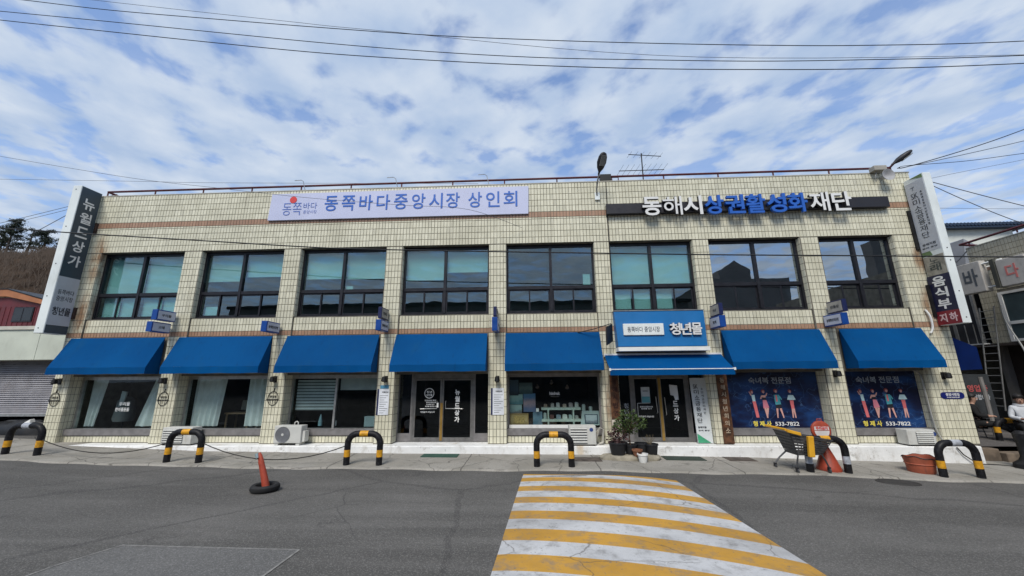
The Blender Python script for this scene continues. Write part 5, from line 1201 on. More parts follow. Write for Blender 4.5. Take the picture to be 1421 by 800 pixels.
# ------------------------------------------------------------------ overhead cables
CAB = mat('cable_black', (.010,.010,.011), .6); CABG = mat('cable_grey', (.10,.10,.11), .6)
def spline(P, n=8):
    P = [Vector(p) for p in P]; out = []
    for i in range(len(P)-1):
        p0 = P[max(i-1,0)]; p1 = P[i]; p2 = P[i+1]; p3 = P[min(i+2,len(P)-1)]
        for k in range(n):
            t = k/n; out.append(.5*((2*p1)+(p2-p0)*t+(2*p0-5*p1+4*p2-p3)*t*t+(3*p1-p0-3*p2+p3)*t**3))
    return out+[P[-1]]
GC = 'overhead cables'
WIRES = [('thick black cable crossing in front of the upper windows', .018, CAB, [(-16.50,-1.5,6.14),(-15.12,-1.5,6.02),(-12.01,-1.5,5.74),(-8.81,-1.5,5.47),(-5.72,-1.5,5.21),(-3.74,-1.5,5.10),(-.65,-1.5,4.97),(2.16,-1.5,4.86),(4.88,-1.5,4.76),(7.53,-1.5,4.68),(10.10,-1.5,4.60),(12.12,-1.5,4.54),(18,-1.5,4.42)]),
 ('topmost of the three long dark cables across the sky', .0085, CAB, [(-22,-4,12.6),(-14.39,-4,11.35),(-12.58,-4,11.03),(-10.16,-4,10.56),(-7.34,-4,10.11),(-4.66,-4,9.70),(-2.11,-4,9.34),(.34,-4,9.07),(2.70,-4,8.85),(4.97,-4,8.67),(7.18,-4,8.54),(10.34,-4,8.47),(16,-4,8.6)]),
 ('middle of the three long dark cables across the sky', .008, CAB, [(-22,-4.2,12.3),(-13.84,-4.2,10.65),(-12.65,-4.2,10.45),(-9.79,-4.2,9.97),(-7.07,-4.2,9.50),(-4.49,-4.2,9.06),(-2.03,-4.2,8.69),(.32,-4.2,8.41),(2.58,-4.2,8.23),(4.77,-4.2,8.08),(6.90,-4.2,8.0),(9.95,-4.2,7.94),(16,-4.2,8.0)]),
 ('lowest of the three long dark cables across the sky', .0085, CAB, [(-22,-4.4,11.8),(-13.36,-4.4,10.16),(-12.21,-4.4,9.94),(-9.44,-4.4,9.45),(-6.82,-4.4,8.99),(-4.33,-4.4,8.58),(-1.96,-4.4,8.27),(.31,-4.4,8.02),(2.49,-4.4,7.83),(4.60,-4.4,7.70),(6.66,-4.4,7.61),(9.61,-4.4,7.58),(16,-4.4,7.66)]),
 ('faint thin cable above the three long ones, fading at upper middle', .005, CABG, [(-18,-3.5,12.7),(-12.85,-3.5,11.81),(-11.46,-3.5,11.55),(-8.89,-3.5,11.06),(-5.94,-3.5,10.51),(-3.70,-3.5,10.11),(4,-3.5,8.9),(14,-3.5,8.5)]),
 ('thin grey cable drooping in from upper left across the banner', .006, CABG, [(-24,-1,10.0),(-18.26,-1,9.01),(-16.68,-1,8.69),(-14.13,-1,8.17),(-11.68,-1,7.70),(-9.57,-1,7.39),(-7.97,-1,7.15),(-5.97,-1,6.88),(-3.60,-1,6.62),(-1.71,-1,6.43),(-.2,-.1,6.2)]),
 ('faint level cable behind the roof at upper left', .007, CABG, [(-34,3,10.8),(-24.96,3,10.38),(-22.92,3,10.31),(-16.29,3,9.98),(-13.08,3,9.81),(-2,3,9.4)]),
 ('upper one of the close pair of cables running behind the slate sign', .010, CABG, [(-30,4,7.6),(-25.82,4,8.35),(-23.85,4,8.71),(-20.29,4,9.55),(-14.1,.35,7.98)]),
 ('lower one of the close pair of cables running behind the slate sign', .009, CABG, [(-30,4,7.4),(-25.77,4,8.21),(-23.81,4,8.57),(-20.25,4,9.41),(-14.1,.35,7.95)]),
 ('short steep cable in front of the pine trees', .014, CABG, [(-26,4,6.4),(-23.76,4,7.34),(-22.22,4,8.12),(-20.22,4,9.31),(-14.1,.35,7.92)]),
 ('steepest dark cable rising right from the roof corner', .013, CAB, [(11.4,.1,7.95),(11.81,.3,8.06),(13.70,.3,8.59),(15.61,.3,9.23),(19,.3,10.5)]),
 ('middle cable of the fan rising right from the roof corner', .009, CAB, [(11.4,.1,7.95),(11.90,.3,8.08),(15.49,.3,8.83),(19,.3,9.7)]),
 ('lowest cable of the fan rising right from the roof corner', .009, CAB, [(11.4,.1,7.95),(11.91,.3,8.11),(13.60,.3,8.20),(15.37,.3,8.40),(19,.3,8.8)]),
 ('faint cable with a small joint rising right behind the grey sign', .006, CABG, [(11.5,1,7.6),(13.30,1,8.03),(16.24,1,8.58),(20,1,9.3)]),
 ('upper cable falling right from the grey sign', .011, CABG, [(11.44,-.5,7.15),(11.51,-.5,7.14),(13.82,-.5,6.31),(19,-.5,4.6)]),
 ('lower steep cable falling right from the grey sign', .010, CABG, [(11.44,-.5,7.08),(12.49,-.5,6.42),(13.66,-.5,5.78),(17,-.5,4.2)]),
 ('faint level cable right of the grey sign', .006, CABG, [(11.6,2,7.5),(14.21,2,7.39),(17.04,2,7.28),(22,2,7.15)]),
 ('dark cable bundle drooping from the right sign to the alley roof', .018, CAB, [(11.4,-.4,4.95),(12.2,.3,5.02),(13.4,1.2,5.25),(14.6,2.2,5.5),(15.9,3.0,6.1)])]
for lab, r, m, P in WIRES: tag(MB().tube(spline(P), r, 5).build('cable', m, smooth=True), lab, 'cable', GC)

# ------------------------------------------------------------------ left neighbours
t_ = thing('shutter_shop', 'low shop with white fascia panels and a half lowered grey shutter', 'building', (-19,2,0))
FAS = mat('fascia_white', (.52,.55,.47), .6, var=.08, vs=1.2, dirt=.3, dcol=(.25,.25,.2)); SHU = mat('shutter_grey', (.33,.325,.35), .5, .1, var=.1, vs=2, dirt=.4, dcol=(.2,.12,.08))
MB().box(-34, -15.2, 1.75, 9, 2.45, 3.5).build('wall', PLAS, t_)
MB().box(-34, -15.2, 1.4, 9.1, 3.5, 3.62).build('roof', PLAS, t_)
for k in range(10):
    x0 = -15.25-1.75*(k+1); MB().box(x0+.008, x0+1.742, 1.45, 1.74, 2.46, 3.5).build('panel', FAS, t_)
for k in range(26):
    z = .66+.07*k
    MB().hexa([(-34,1.91,z),(-15.5,1.91,z),(-15.5,1.99,z),(-34,1.99,z)], [(-34,1.97,z+.066),(-15.5,1.97,z+.066),(-15.5,1.99,z+.068),(-34,1.99,z+.068)]).build('slat', SHU, t_)
MB().box(-34, -15.5, 1.90, 2.02, .57, .655).build('bottom_rail', ALU, t_)
e = MB()
for k in range(24): e.box(-20.6+.22*k, -20.5+.22*k, 1.945, 1.952, 2.33-.05*(k % 2), 2.355-.05*(k % 2))
stuff(e.build('vent_hole', BLACKM, t_))
MB().box(-34, -15.2, 5.0, 5.1, -.3, 2.45).build('back_wall', DARK, t_); MB().box(-15.45, -15.2, 1.75, 9, -.3, 2.45).build('side_wall', PLAS, t_)
MB().box(-34, -15.5, 2.0, 5.0, -.2, .12).build('shop_floor', DARK, t_)
t_ = thing('covered_bundle', 'low bundle under black sheeting with a painted white highlight, below the grey shutter', 'bundle', (-17.2,1.6,.1))
bm = MB(); n = 16; vs = []
for j in range(7):
    k = j/6
    for i in range(n):
        a = 2*math.pi*i/n; r = math.cos(k*math.pi/2)**.5
        vs.append((-17.0+1.15*r*math.cos(a)+.1*math.sin(5*a+j), 1.6+.35*r*math.sin(a), .02+.44*math.sin(k*math.pi/2)+.04*math.sin(3*a+j)))
bm.add(vs, [(j*n+i, j*n+(i+1)%n, (j+1)*n+(i+1)%n, (j+1)*n+i) for j in range(6) for i in range(n)]); bm.build('sheeting', BLACKM, t_, smooth=True)
MB().hexa([(-16.55,1.25,.38),(-16.25,1.22,.42),(-16.25,1.4,.44),(-16.55,1.4,.42)], [(-16.5,1.28,.44),(-16.3,1.25,.54),(-16.3,1.38,.55),(-16.5,1.38,.47)]).build('white_highlight', WHITE, t_, bevel=.02)  # white block standing in for the highlight on the dark shape
t_ = thing('red_shed', 'dark red metal shed with orange roof edge on top of the shutter shop', 'shed', (-24,5,3.6))
REDW = mat('red_sheet_metal', (.095,.014,.019), .55, var=.15, vs=2, dirt=.3); ORE = mat('orange_fascia', (.33,.13,.055), .6, var=.15)
MB().prism([(-25.7,5,3.62),(-21.95,5,3.62),(-21.95,5,5.10),(-23.78,5,5.48),(-25.7,5,5.48)], (0,3.4,0)).build('wall', REDW, t_)
rb = MB()
for k in range(15): rb.box(-25.6+.25*k, -25.57+.25*k, 4.985, 4.999, 3.62, 5.05)
stuff(rb.build('rib', REDW, t_))
MB().prism([(-25.8,4.86,5.80),(-23.80,4.86,5.83),(-21.75,4.86,5.26),(-21.75,4.86,5.08),(-23.78,4.86,5.52),(-25.8,4.86,5.50)][::-1], (0,.12,0)).build('roof_edge', ORE, t_)
MB().prism([(-25.9,4.84,5.86),(-23.80,4.84,5.88),(-21.6,4.84,5.28),(-21.6,4.84,5.25),(-23.80,4.84,5.835),(-25.9,4.84,5.81)][::-1], (0,3.7,0)).build('roof', BLACKM, t_)
wf = MB().box(-23.35, -22.40, 4.965, 4.999, 4.35, 5.02).build('window', FRAME, t_)
for k in range(2): MB().box(-23.30+.46*k, -22.90+.46*k, 4.955, 4.963, 4.40, 4.97).build('pane', mat('dark_pane', (.02,.022,.025), .12), wf)
MB().box(-25.0, -24.5, 4.965, 4.999, 4.75, 5.10).build('vent', BLACKM, t_)
# hill with pines
def hillmat():
    m, t, p = blank('winter_hillside')
    c = t.mix(t.ramp(t.noise(.35, 7, .65), .35, .65), (.055,.040,.032), (.11,.078,.058))
    c = t.mix(t.ramp(t.noise(1.4, 6, .7), .5, .75, 0, .7), c, (.04,.036,.026))
    t.l.new(c, p.inputs['Base Color']); p.inputs['Roughness'].default_value = 1; p.inputs['Specular IOR Level'].default_value = 0
    bn = t.new('ShaderNodeBump', {'Height': t.noise(1.2, 8, .75), 'Strength': 1.0, 'Distance': .9}); t.l.new(bn.outputs[0], p.inputs['Normal']); return m
from mathutils import noise as mn
def hz_(x, y):
    k = max(0, min(1, (y-12)/28)); k = k*k*(3-2*k)
    side = max(0, min(1, (-x-28)/34)); side = side*side*(3-2*side)
    h = 19.4*k*side+1.6*k*side*mn.noise(Vector((x*.06, y*.06, 0)))+.5*k*side*mn.noise(Vector((x*.3, y*.3, 4)))
    return h+.1-max(0, y-44)*.25*side
hm = MB(); hxs = [-150+2.2*i for i in range(60)]; hys = [12+1.6*i for i in range(40)]
hm.add([(x, y, hz_(x, y)) for y in hys for x in hxs], [(j*60+i, j*60+i+1, (j+1)*60+i+1, (j+1)*60+i) for j in range(39) for i in range(59)])
struct(hm.build('hill', hillmat(), smooth=True))
sc_ = MB()
for k in range(5200):
    x = random.uniform(-104,-50); y = random.uniform(22,43); z = hz_(x, y)
    for q in range(4):
        a = random.uniform(-.8,.8); h = random.uniform(.4,1.5); b_ = Vector((x+random.uniform(-.3,.3), y, z-.1)); d = Vector((math.sin(a)*h, random.uniform(-.2,.2), h)); s = Vector((.045,0,.0))
        sc_.add([b_-s, b_+s, b_+d], [(0,1,2)])
so_ = sc_.build('undergrowth', mat('bare_brush', (.075,.055,.042), 1, var=.3)); so_['kind'] = 'stuff'
NEED = mat('pine_needles', (.020,.030,.018), .8, var=.4, vs=1.5); BARK = mat('pine_bark', (.045,.035,.03), .9, var=.3)
def pine(x, y, h, label, crown=(.35,1), spread=2.2, seed=1, dens=1.0, lean=0):
    rnd = random.Random(seed); z = hz_(x, y)-.3
    t_ = thing('pine_tree', label, 'tree', (x, y, z), 'pines on the hill ridge')
    tr = MB(); top = Vector((x+lean, y, z+h)); base = Vector((x, y, z)); pts = [base.lerp(top, k/8)+Vector((rnd.uniform(-.08,.08), 0, 0)) for k in range(9)]
    tr.tube(pts, [.17*(1-k/9)+.03 for k in range(9)], 7)
    cr = MB(); nb = int(26*dens)
    for k in range(nb):
        f = crown[0]+(crown[1]-crown[0])*(k+.5)/nb; a = rnd.uniform(0, 6.283); ln = spread*(1.08-(f-crown[0])/(crown[1]-crown[0])*.75)*rnd.uniform(.55,1.1)
        p0 = base.lerp(top, f); d = Vector((math.cos(a), math.sin(a)*.8, rnd.uniform(.0,.35))); p1 = p0+d*ln*.6; p2 = p0+d*ln+Vector((0,0,.12*ln))
        tr.tube([p0, p1, p2], [.045,.03,.012], 4)
        for q in range(int(110*dens)):
            s = rnd.uniform(.3,1.08); c = p0.lerp(p2, s)+Vector((rnd.gauss(0,.20), rnd.gauss(0,.20), rnd.gauss(.04,.10)))
            dd = Vector((rnd.uniform(-1,1), rnd.uniform(-1,1), rnd.uniform(.1,.9))).normalized()*rnd.uniform(.22,.46); sd = dd.cross(Vector((rnd.uniform(-1,1), rnd.uniform(-1,1), rnd.uniform(-1,1)))).normalized()*.045
            cr.add([c-dd*.5-sd, c-dd*.5+sd, c+dd*.5], [(0,1,2)])
    tr.build('trunk', BARK, t_); stuff(cr.build('crown', NEED, t_))
pine(-78.3, 40, 6.4, 'dense dark pine cut by the left picture edge on the hill', (.30,1), 2.0, 3, 1.0, .3)
pine(-80.8, 41, 6.0, 'dark pine half hidden at far left of the hill ridge', (.25,1), 2.1, 8, .9)
pine(-74.9, 40, 5.2, 'open branched grey pine in the middle of the hill ridge', (.12,1), 2.3, 11, .62, .2)
pine(-72.4, 40, 4.4, 'pine with flat layered branches right next to the slate sign', (.15,1), 2.2, 17, .85)
pine(-70.3, 41, 3.2, 'small dark pine half behind the slate sign', (.1,1), 1.7, 23, .8)

# ------------------------------------------------------------------ right side: alley
struct(MB().add([(BX1,.29,-.105),(30,.29,-.105),(30,40,-.105),(BX1,40,-.105)], [(0,1,2,3)]).build('alley_ground', asphalt('alley_asphalt', (.11,.10,.095), (.14,.13,.125))))
KST = mat('brown_kerb_stone', (.15,.115,.085), .9, var=.3, vs=5, bump=.5, bs=40, dirt=.5)
for x0, x1, y0, y1, z1, lab in ((11.50,12.03,.08,.5,-.12,'tall brown kerb stone against the white step at the corner'),(12.05,12.74,-.04,.30,-.22,'low brown kerb stone between the corner and the black bollard'),(12.76,13.6,-.10,.28,-.20,'brown kerb stone partly behind the black bollard')):
    tag(MB().hexa([(x0,y0,-.52),(x1,y0,-.52),(x1,y1,-.52),(x0,y1,-.52)], [(x0+.01,y0+.02,z1),(x1-.01,y0+.01,z1-.015),(x1,y1,z1),(x0,y1,z1)]).build('kerb_stone', KST, bevel=.02), lab, 'kerb', 'kerb stones at the alley mouth')
MB_ = MB().box(13.62, 30, -.05, .28, -.9, -.16).build('kerb', KST); struct(MB_)
t_ = thing('alley_building', 'tiled building across the alley with red rail and dark ground floor', 'building', (16,3,0))
AX = 16.0
MB().box(AX, 24, -14, 3.1, 2.75, 6.25).build('wall', GROUT, t_)
at = MB()
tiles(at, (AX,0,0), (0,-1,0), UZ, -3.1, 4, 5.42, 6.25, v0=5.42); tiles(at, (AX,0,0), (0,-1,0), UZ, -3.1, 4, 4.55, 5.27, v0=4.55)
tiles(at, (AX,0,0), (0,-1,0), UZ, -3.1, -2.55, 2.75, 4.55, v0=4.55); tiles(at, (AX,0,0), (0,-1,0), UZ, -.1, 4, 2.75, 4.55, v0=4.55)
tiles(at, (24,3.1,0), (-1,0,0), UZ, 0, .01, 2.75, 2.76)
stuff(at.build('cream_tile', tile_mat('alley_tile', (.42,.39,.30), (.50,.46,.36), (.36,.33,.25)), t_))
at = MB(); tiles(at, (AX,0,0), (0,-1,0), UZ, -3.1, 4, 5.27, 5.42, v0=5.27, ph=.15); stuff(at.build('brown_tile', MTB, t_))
wf = MB()
wf.box(AX-.03, AX+.05, -.12, -.02, 2.80, 4.46); wf.box(AX-.03, AX+.05, 2.44, 2.54, 2.80, 4.46); wf.box(AX-.028, AX+.05, -.02, 2.44, 4.38, 4.46); wf.box(AX-.028, AX+.05, -.02, 2.44, 2.80, 2.88); wf.box(AX-.032, AX+.05, -.02, 2.44, 3.36, 3.46); wf.box(AX-.034, AX+.05, 1.1, 1.18, 2.88, 4.38)
wo = wf.build('window', WHITE, t_)
for z0, z1 in ((2.88,3.36),(3.46,4.38)):
    for y0, y1 in ((-.02,1.1),(1.18,2.44)): MB().box(AX-.005, AX-.001, y0, y1, z0, z1).build('pane', mat('grey_pane', (.05,.075,.085), .1, spec=.8), wo)
MB().tube([(AX-.05,3.2,6.42),(AX-.05,-4,6.42)], .04, 6).build('railing', RED, t_)
MB().tube([(AX-.05,3.2,6.42),(AX+.6,3.25,6.40)], .04, 6).build('railing_return', RED, t_)
for k in range(5): MB().tube([(AX-.05,2.9-1.4*k,6.25),(AX-.05,2.9-1.4*k,6.42)], .022, 5).build('railing_post', RED, t_)
DBR = mat('dark_brown_shopfront', (.035,.026,.022), .7, var=.3, vs=2)
MB().box(AX+.25, 24, -14, 3.1, -.1, 2.74).build('ground_floor', DBR, t_)
MB().box(AX-.45, AX+.24, -14, 3.4, 2.66, 2.745).build('canopy', DBR, t_)
for y in (3.0, 1.9, -.2): MB().box(AX+.05, AX+.24, y-.08, y+.08, -.1, 2.66).build('post', mat('grey_post', (.16,.15,.14), .6), t_)
# rear wing closing the alley, with a dark stair opening
t_ = thing('rear_wing', 'tiled rear wing at the end of the alley with dark doorway and white frame', 'building', (15,4,0))
MB().box(15.6, 24, 5.2, 9, -.1, 5.7).build('wall', mat('rear_tile_wall', (.36,.34,.28), .8, var=.1), t_)
MB().box(11.6, 15.59, 7.5, 9, -.1, 5.2).build('back_wall', DBR, t_)
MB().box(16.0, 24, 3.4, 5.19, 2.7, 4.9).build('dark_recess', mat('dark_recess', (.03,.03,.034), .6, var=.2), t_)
for y in (3.35,):
    MB().box(15.96, 16.04, 3.30, 3.38, 2.75, 4.9).build('door_frame', ALU, t_); MB().box(15.98, 16.06, 4.1, 4.2, 2.75, 5.0).build('door_frame', ALU, t_)
MB().box(15.9, 16.1, 3.3, 5.2, 4.88, 4.98).build('lintel', ALU, t_); MB().box(15.8, 16.2, 3.2, 5.2, 2.70, 2.80).build('sill', WHITE, t_)
for k in range(4): MB().tube([(15.95,3.5+.28*k,2.8),(15.95,3.5+.28*k,3.5)], .015, 5).build('baluster', ALU, t_)
# grey metal hood and far white building with blue roof
t_ = thing('metal_hood', 'grey pitched metal hood on the alley roof behind the red rail', 'hood', (17,4.5,5.7))
HOOD = mat('grey_hood', (.17,.175,.19), .5, .3, var=.1)
MB().prism([(16.40,4.0,5.85),(16.85,4.0,5.85),(17.03,4.0,6.93),(16.50,4.0,6.74)][::1], (0,1.2,0)).build('left_sheet', HOOD, t_)
MB().prism([(16.85,3.99,5.85),(17.5,3.99,5.85),(17.42,3.99,6.68),(17.03,3.99,6.93)], (0,1.2,0)).build('right_sheet', mat('grey_hood_light', (.30,.31,.33), .5, .3, var=.1), t_)
t_ = thing('white_house', 'white walled house with dark blue tiled roof edge beyond the alley', 'building', (27,12,8))
MB().box(24.0, 28.95, 12, 20, -.2, 10.25).build('wall', mat('white_wall', (.62,.63,.58), .8, var=.05), t_)
rb = MB(); rb.box(23.6, 29.65, 11.6, 20.4, 10.25, 10.42); rb.build('roof', mat('blue_roof', (.015,.03,.06), .5), t_)
for k in range(30): MB().lathe([(.10,0),(.11,.02),(.11,8.6),(.10,8.62)], (23.7+.2*k,11.55,10.45), 8, axis='y').build('roof_tile', bpy.data.materials['blue_roof'], t_)
# boxes of the market name on poles along the alley wall
def box_sign(y0, y1, z0, z1, ch, ink, label, pole):
    x = 15.2
    t_ = thing('letter_box_sign', label, 'sign', (x, y0, z0), 'box signs with single characters along the alley wall')
    MB().box(x, x+.22, y0, y1, z0, z1).build('case', mat('beige_box_sign', (.50,.47,.43), .6, var=.08, vs=3, dirt=.3), t_, bevel=.02)
    put(MB(), ch, (x-.004, (y0+y1)/2, (z0+z1)/2), (0,-1,0), UZ, (y1-y0)*(.62 if ch == '바' else .44), (z1-z0)*(.58 if ch == '바' else .52), .006, .02).build('lettering', ink, t_)
    for z in (z0+.12, z1-.12): MB().tube([(x+.1,y0,z),(x+.1,y0-pole,z)], .035, 6).build('pole', WHITE, t_)
    MB().tube([(x+.2,(y0+y1)/2,z1-.2),(16,(y0+y1)/2,z1-.1)], .025, 5).build('arm', WHITE, t_)
box_sign(2.13, 2.83, 4.45, 5.50, '바', mat('grey_letter', (.10,.11,.12), .5), 'beige box sign with one dark grey character, hung from poles over the alley', .55)
box_sign(.94, 1.70, 4.48, 5.36, '다', mat('red_letter', (.62,.20,.18), .5), 'beige box sign with one pale red character, cut by the picture edge', .4)
MB_ = MB().box(15.17, 15.45, 1.71, 1.83, 4.48, 5.42).build('end_post', mat('olive_post', (.06,.06,.05), .7)); tag(MB_, 'dark upright post at left side of the red character box sign', 'post')
# ladder
t_ = thing('ladder', 'aluminium ladder leaning on the dark alley shopfront', 'ladder', (15.6,2.7,0))
LA, LB = Vector((15.15,2.95,.6)), Vector((15.72,2.95,4.0)); LC, LD = Vector((15.15,2.52,.6)), Vector((15.72,2.52,4.0))
LADM = mat('dull_ladder_metal', (.16,.16,.155), .55, .4, var=.15)
for a, b in ((LA,LB),(LC,LD)): MB().tube([a, b], .022, 6).build('rail', LADM, t_)
for k in range(14): f = .04+.92*k/13; MB().tube([LA.lerp(LB,f), LC.lerp(LD,f)], .014, 5).build('rung', LADM, t_)
tag(MB().tube(spline([(15.7,2.3,4.0),(15.6,2.2,3.4),(15.5,1.9,2.6),(15.4,1.7,1.9),(15.4,1.75,1.3),(15.4,1.6,.9)]), .022, 6).build('hose', mat('grey_hose', (.3,.3,.29), .6), smooth=True), 'pale hose hanging in a curve right of the ladder', 'hose')
tag(MB().tube([(14.14,2.05,1.66),(14.16,2.05,1.2),(14.15,2.05,-.1)], .055, 8).build('drain_post', mat('pale_post', (.22,.21,.20), .6)), 'pale upright post the black clad person sits against', 'post')
t_ = thing('menu_board', 'glass board with red and white characters under the ladder', 'sign', (14.6,2.3,.6))
MB().box(14.1, 15.0, 2.6, 2.64, .35, 1.75).build('panel', mat('smoky_panel', (.05,.055,.06), .2), t_)
l = MB(); put(l, '영업중', (14.55,2.59,1.30), UX, UZ, .62, .22, .004, .03); l.build('lettering', mat('red_soft', (.45,.10,.10), .6), t_)
l = MB(); put(l, '환영합니다', (14.55,2.59,1.02), UX, UZ, .64, .17, .004, .03); l.build('lettering', mat('white_soft', (.4,.42,.45), .6), t_)
t_ = hoop(13.72, 1.25, 'small striped hoop barrier deep in the alley between two people', wd=.72, ht=.62)
for o in (t_,): o.location.z = -.11
tb_ = MB(); tb_.lathe([(.27,0),(.27,.06),(.25,.16),(.15,.24),(.11,.32),(.12,.62),(.145,.78),(.145,.84),(.09,.90),(0,.91)], (11.74,-.72,g(11.7)), 20)
tag(tb_.build('bollard', mat('black_iron', (.014,.014,.016), .5, .3, var=.3, vs=8, bump=.3), smooth=True), 'black cast iron bollard with flared base at the right picture edge', 'bollard')
# pipes and plants at the corner pillar
tag(MB().tube(spline([(10.95,-.04,3.5),(10.98,-.10,3.3),(10.99,-.08,3.0),(10.93,-.05,2.85)]), .025, 6).build('drain_pipe', WHITE, smooth=True), 'short bent white pipe stub beside the right sign', 'pipe')
tag(MB().tube(spline([(10.46,.20,1.86),(10.55,.12,1.75),(10.56,.10,1.2),(10.58,.08,.4),(10.6,.0,.1)]), .018, 6).build('drain_pipe', mat('grey_conduit', (.33,.33,.31), .6), smooth=True), 'thin pale conduit down the side of the right poster window', 'pipe')
tag(MB().tube([(10.6,-.31,-.03),(10.7,-.33,-.2),(10.95,-.36,g(11)+.07),(11.4,-.4,g(11)+.06),(12.0,-.75,g(12)+.06)], .014, 5).build('cable', CAB), 'black cable lying on pavement along the white step at the corner', 'cable')

# ------------------------------------------------------------------ people
def skinned(joints, edges, name, m, parent):
    names = list(joints); me = bpy.data.meshes.new(name); org = ORG.get(parent, Vector((0,0,0)))
    me.from_pydata([Vector(joints[k][0])-org for k in names], [(names.index(a), names.index(b)) for a, b in edges], [])
    o = bpy.data.objects.new(name, me); COL.objects.link(o)
    o.modifiers.new('s', 'SKIN'); sv = me.skin_vertices[0].data
    for i, k in enumerate(names):
        r = joints[k][1]; sv[i].radius = (r, r) if not isinstance(r, tuple) else r
    sv[0].use_root = True
    s = o.modifiers.new('u', 'SUBSURF'); s.levels = 2; s.render_levels = 2
    dg = bpy.context.evaluated_depsgraph_get(); nm = bpy.data.meshes.new_from_object(o.evaluated_get(dg))
    bpy.data.objects.remove(o); bpy.data.meshes.remove(me)
    nm.polygons.foreach_set('use_smooth', [True]*len(nm.polygons)); nm.materials.append(m)
    o = bpy.data.objects.new(name, nm); COL.objects.link(o)
    if parent: o.parent = parent; ORG[o] = org
    return o
SKN = mat('skin', (.42,.25,.18), .55, var=.05); HAIRM = mat('black_hair', (.012,.010,.010), .6)
def person(base, yaw, label, top_m, leg_m, shoe_m, stretch, hood=False):
    t_ = thing('person', label, 'person', base)
    c, s = math.cos(yaw), math.sin(yaw)
    W = lambda x, y, z: (base[0]+c*x-s*y, base[1]+s*x+c*y, base[2]+z)     # local: -y is the way the person faces
    hip = .44; fx = .95 if stretch else .62
    J = {'pelvis': (W(0,0,hip), .13), 'belly': (W(0,-.01,hip+.20), .12), 'chest': (W(0,.02,hip+.40), .14), 'neck': (W(0,.0,hip+.55), .055), 'jaw': (W(0,-.04,hip+.63), .07), 'skull': (W(0,-.02,hip+.73), .095), 'crown': (W(0,-.01,hip+.80), .06)}
    E_ = [('pelvis','belly'),('belly','chest'),('chest','neck'),('neck','jaw'),('jaw','skull'),('skull','crown')]
    for sd, q in ((-1,'l'),(1,'r')):
        J['sh'+q] = (W(.17*sd,.01,hip+.47), .065); J['el'+q] = (W(.24*sd,-.06,hip+.22), .045); J['wr'+q] = (W(.10*sd,-.26,hip+.20), .032); J['pa'+q] = (W(.06*sd,-.33,hip+.20), .034)
        E_ += [('chest','sh'+q),('sh'+q,'el'+q),('el'+q,'wr'+q),('wr'+q,'pa'+q)]
        for f in range(4):
            J['f%d%s' % (f, q)] = (W(.06*sd+(-.03+.02*f)*1.0,-.385,hip+.205), .011); J['g%d%s' % (f, q)] = (W(.06*sd+(-.03+.02*f),-.42+.006*abs(f-1.5),hip+.185), .009)
            E_ += [('pa'+q, 'f%d%s' % (f, q)), ('f%d%s' % (f, q), 'g%d%s' % (f, q))]
        J['t'+q] = (W(.02*sd,-.35,hip+.225), .011); E_.append(('pa'+q, 't'+q))
        J['th'+q] = (W(.10*sd,-.04,hip-.01), .095); J['kn'+q] = (W(.13*sd,-.46 if not stretch else -.44,hip+.02-(.06 if stretch else 0)), .065); J['an'+q] = (W(.13*sd,-.50 if not stretch else -.85,.09), .045); J['toe'+q] = (W(.14*sd,-.66 if not stretch else -1.02,.05), .038)
        E_ += [('pelvis','th'+q),('th'+q,'kn'+q),('kn'+q,'an'+q),('an'+q,'toe'+q)]
    body = skinned(J, E_, 'body', SKN, t_)
    K = {k: J[k] for k in ('belly','chest','pelvis')}
    K = {'pelvis': (J['pelvis'][0], .155), 'belly': (J['belly'][0], .15), 'chest': (J['chest'][0], .165), 'collar': (W(0,.0,hip+.535), .075)}
    Ee = [('pelvis','belly'),('belly','chest'),('chest','collar')]
    for q in 'lr':
        K['sh'+q] = (J['sh'+q][0], .085); K['el'+q] = (J['el'+q][0], .066); K['wr'+q] = (J['wr'+q][0], .05); Ee += [('chest','sh'+q),('sh'+q,'el'+q),('el'+q,'wr'+q)]
    skinned(K, Ee, 'jacket', top_m, t_)
    K = {'pelvis': (J['pelvis'][0], .15)}; Ee = []
    for q in 'lr':
        K['th'+q] = (J['th'+q][0], .112); K['kn'+q] = (J['kn'+q][0], .083); K['an'+q] = (J['an'+q][0], .062); Ee += [('pelvis','th'+q),('th'+q,'kn'+q),('kn'+q,'an'+q)]
    skinned(K, Ee, 'trousers', leg_m, t_)
    for sd, q in ((-1,'l'),(1,'r')):
        a, b = Vector(J['an'+q][0]), Vector(J['toe'+q][0])
        MB().tube([a+(a-b)*.35+Vector((0,0,-.04)), a+Vector((0,0,-.035)), a.lerp(b,.6)+Vector((0,0,-.02)), b+(b-a)*.2+Vector((0,0,-.01))], [.05,.058,.05,.03], 10).build('shoe', shoe_m, t_, smooth=True)
    hd = Vector(J['skull'][0]); f = Vector(W(0,-1,0))-Vector(W(0,0,0)); r = Vector(W(1,0,0))-Vector(W(0,0,0))
    hm_ = MB(); n = 14
    vs = []
    for j in range(6):
        ph = math.pi/2*(1-j/5.0*1.25)
        for k in range(n):
            a = 2*math.pi*k/n; d = r*math.cos(a)*.112+f*math.sin(a)*.122; front = max(0, math.sin(a))
            vs.append(hd+Vector((0,0,.025))-f*.012+d*math.cos(ph)+Vector((0,0,.12*math.sin(ph)+(.05*front if j > 3 else 0))))
    hm_.add(vs, [(j*n+k, j*n+(k+1)%n, (j+1)*n+(k+1)%n, (j+1)*n+k) for j in range(5) for k in range(n)]); hm_.build('hair', HAIRM, t_, smooth=True)
    e = MB()
    for sd in (-1, 1): e.lathe([(0,-.008),(.010,-.004),(.010,.004),(0,.008)], tuple(hd+f*.088+r*(.035*sd)+Vector((0,0,-.01))), 8)
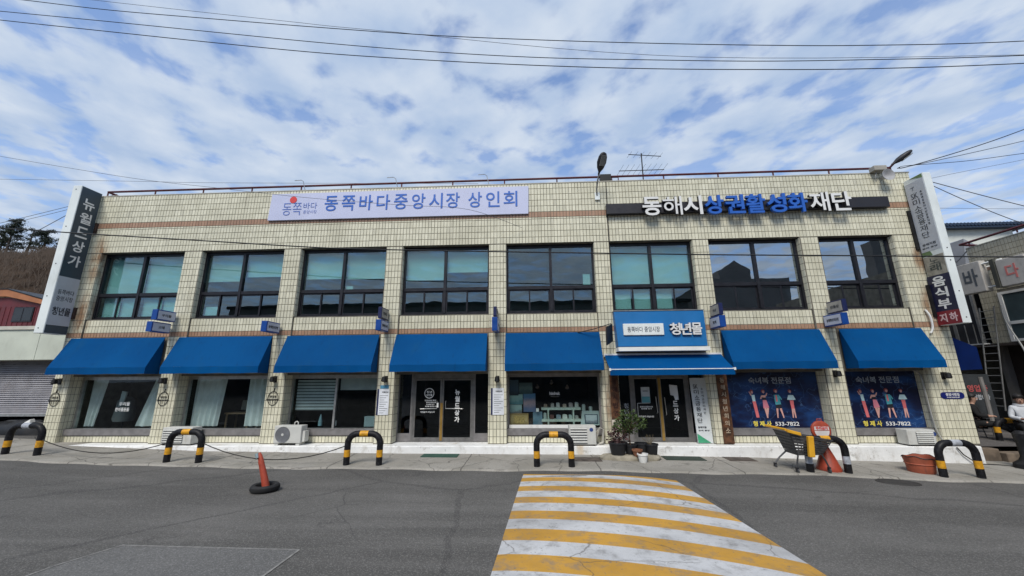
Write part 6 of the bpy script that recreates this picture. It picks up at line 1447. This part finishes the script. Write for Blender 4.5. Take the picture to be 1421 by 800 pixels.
    e.build('eye', BLK, t_)
    MB().prism([tuple(hd+f*.09+r*-.012+Vector((0,0,-.05))), tuple(hd+f*.09+r*.012+Vector((0,0,-.05))), tuple(hd+f*.09+Vector((0,0,-.005)))], tuple(f*.028)).build('nose', SKN, t_)
    MB().box(*[q for ax in range(3) for q in ((hd+f*.085+Vector((0,0,-.08)))[ax]-.018*(1 if ax < 2 else .2), (hd+f*.085+Vector((0,0,-.08)))[ax]+.018*(1 if ax < 2 else .2))]).build('mouth', mat('lips', (.30,.12,.10), .5), t_)
    for sd in (-1, 1): MB().lathe([(0,-.01),(.022,-.006),(.022,.006),(0,.01)], tuple(hd+r*(.092*sd)+Vector((0,0,-.02))), 8, axis='x').build('ear', SKN, t_)
    if hood:
        MB().lathe([(.10,0),(.135,.03),(.125,.09),(.07,.10)], tuple(Vector(W(0,.05,hip+.50))), 14).build('hood', top_m, t_, smooth=True)
        MB().tube([W(.11,-.15,hip+.15),W(.12,-.16,hip+.40),W(.10,.0,hip+.56)], .022, 6).build('strap', BLK, t_)
    return t_
BLKC = mat('black_clothes', (.012,.012,.013), .9); WHC = mat('white_jacket_cloth', (.52,.54,.57), .85, var=.08, vs=7); SHW = mat('pale_shoe', (.45,.44,.42), .6)
person((13.38,1.75,-.105), rad(42), 'person in black sitting with legs stretched out, leaning at the alley corner', BLKC, BLKC, SHW, True)
person((13.72,.85,-.105), rad(-35), 'person in white hooded jacket and black trousers sitting by the black bollard', WHC, BLKC, BLKC, False, True)
for x, y, lab in ((13.38,1.80,'low dark stool under the black clad person'),(13.72,.90,'low dark stool under the person in white jacket')):
    t_ = thing('stool', lab, 'stool', (x, y, -.105)); MB().lathe([(0,.27),(.17,.27),(.17,.31),(0,.315)], (x, y, -.105), 16).build('seat', DGREY, t_)
    for a in range(4): MB().tube([(x+.12*math.cos(a*1.57+.8),y+.12*math.sin(a*1.57+.8),.17),(x+.16*math.cos(a*1.57+.8),y+.16*math.sin(a*1.57+.8),-.105)], .014, 5).build('leg', DGREY, t_)

# ------------------------------------------------------------------ across the street: seen only as reflections in the upper glass
ACR = mat('grey_render', (.13,.125,.12), .9, var=.15, vs=.5)
t_ = thing('gabled_house', 'tall grey house with gabled top storey across the street', 'building', (24,-34,0))
MB().box(19.6, 28, -40, -30, -.7, 12.1).build('wall', ACR, t_)
MB().prism([(21.1,-31,12.1),(24.6,-31,12.1),(24.6,-31,13.3),(22.95,-31,14.35),(21.1,-31,13.3)][::-1], (0,-6,0)).build('top_storey', ACR, t_)
t_ = thing('corner_block', 'tall dark block across the street at the right', 'building', (39,-34,0))
MB().box(37.2, 43, -31.2, -30, -.7, 16).build('wall', ACR, t_)
t_ = thing('shop_row', 'long grey row of shops across the street', 'building', (-8,-34,0))
MB().box(-34, 17, -42, -30, -.7, 9.6).build('wall', ACR, t_); MB().box(-34.3, 17.3, -42.3, -29.7, 9.6, 9.9).build('roof', BLACKM, t_)
for o_, x0, n_, zs_ in ((t_, -32, 16, (1.0,4.0,7.0)),):
    for k in range(n_):
        for z in zs_: MB().box(x0+3*k, x0+3*k+1.9, -29.98, -29.95, z, z+1.6).build('window', bpy.data.materials['grey_pane'], o_)
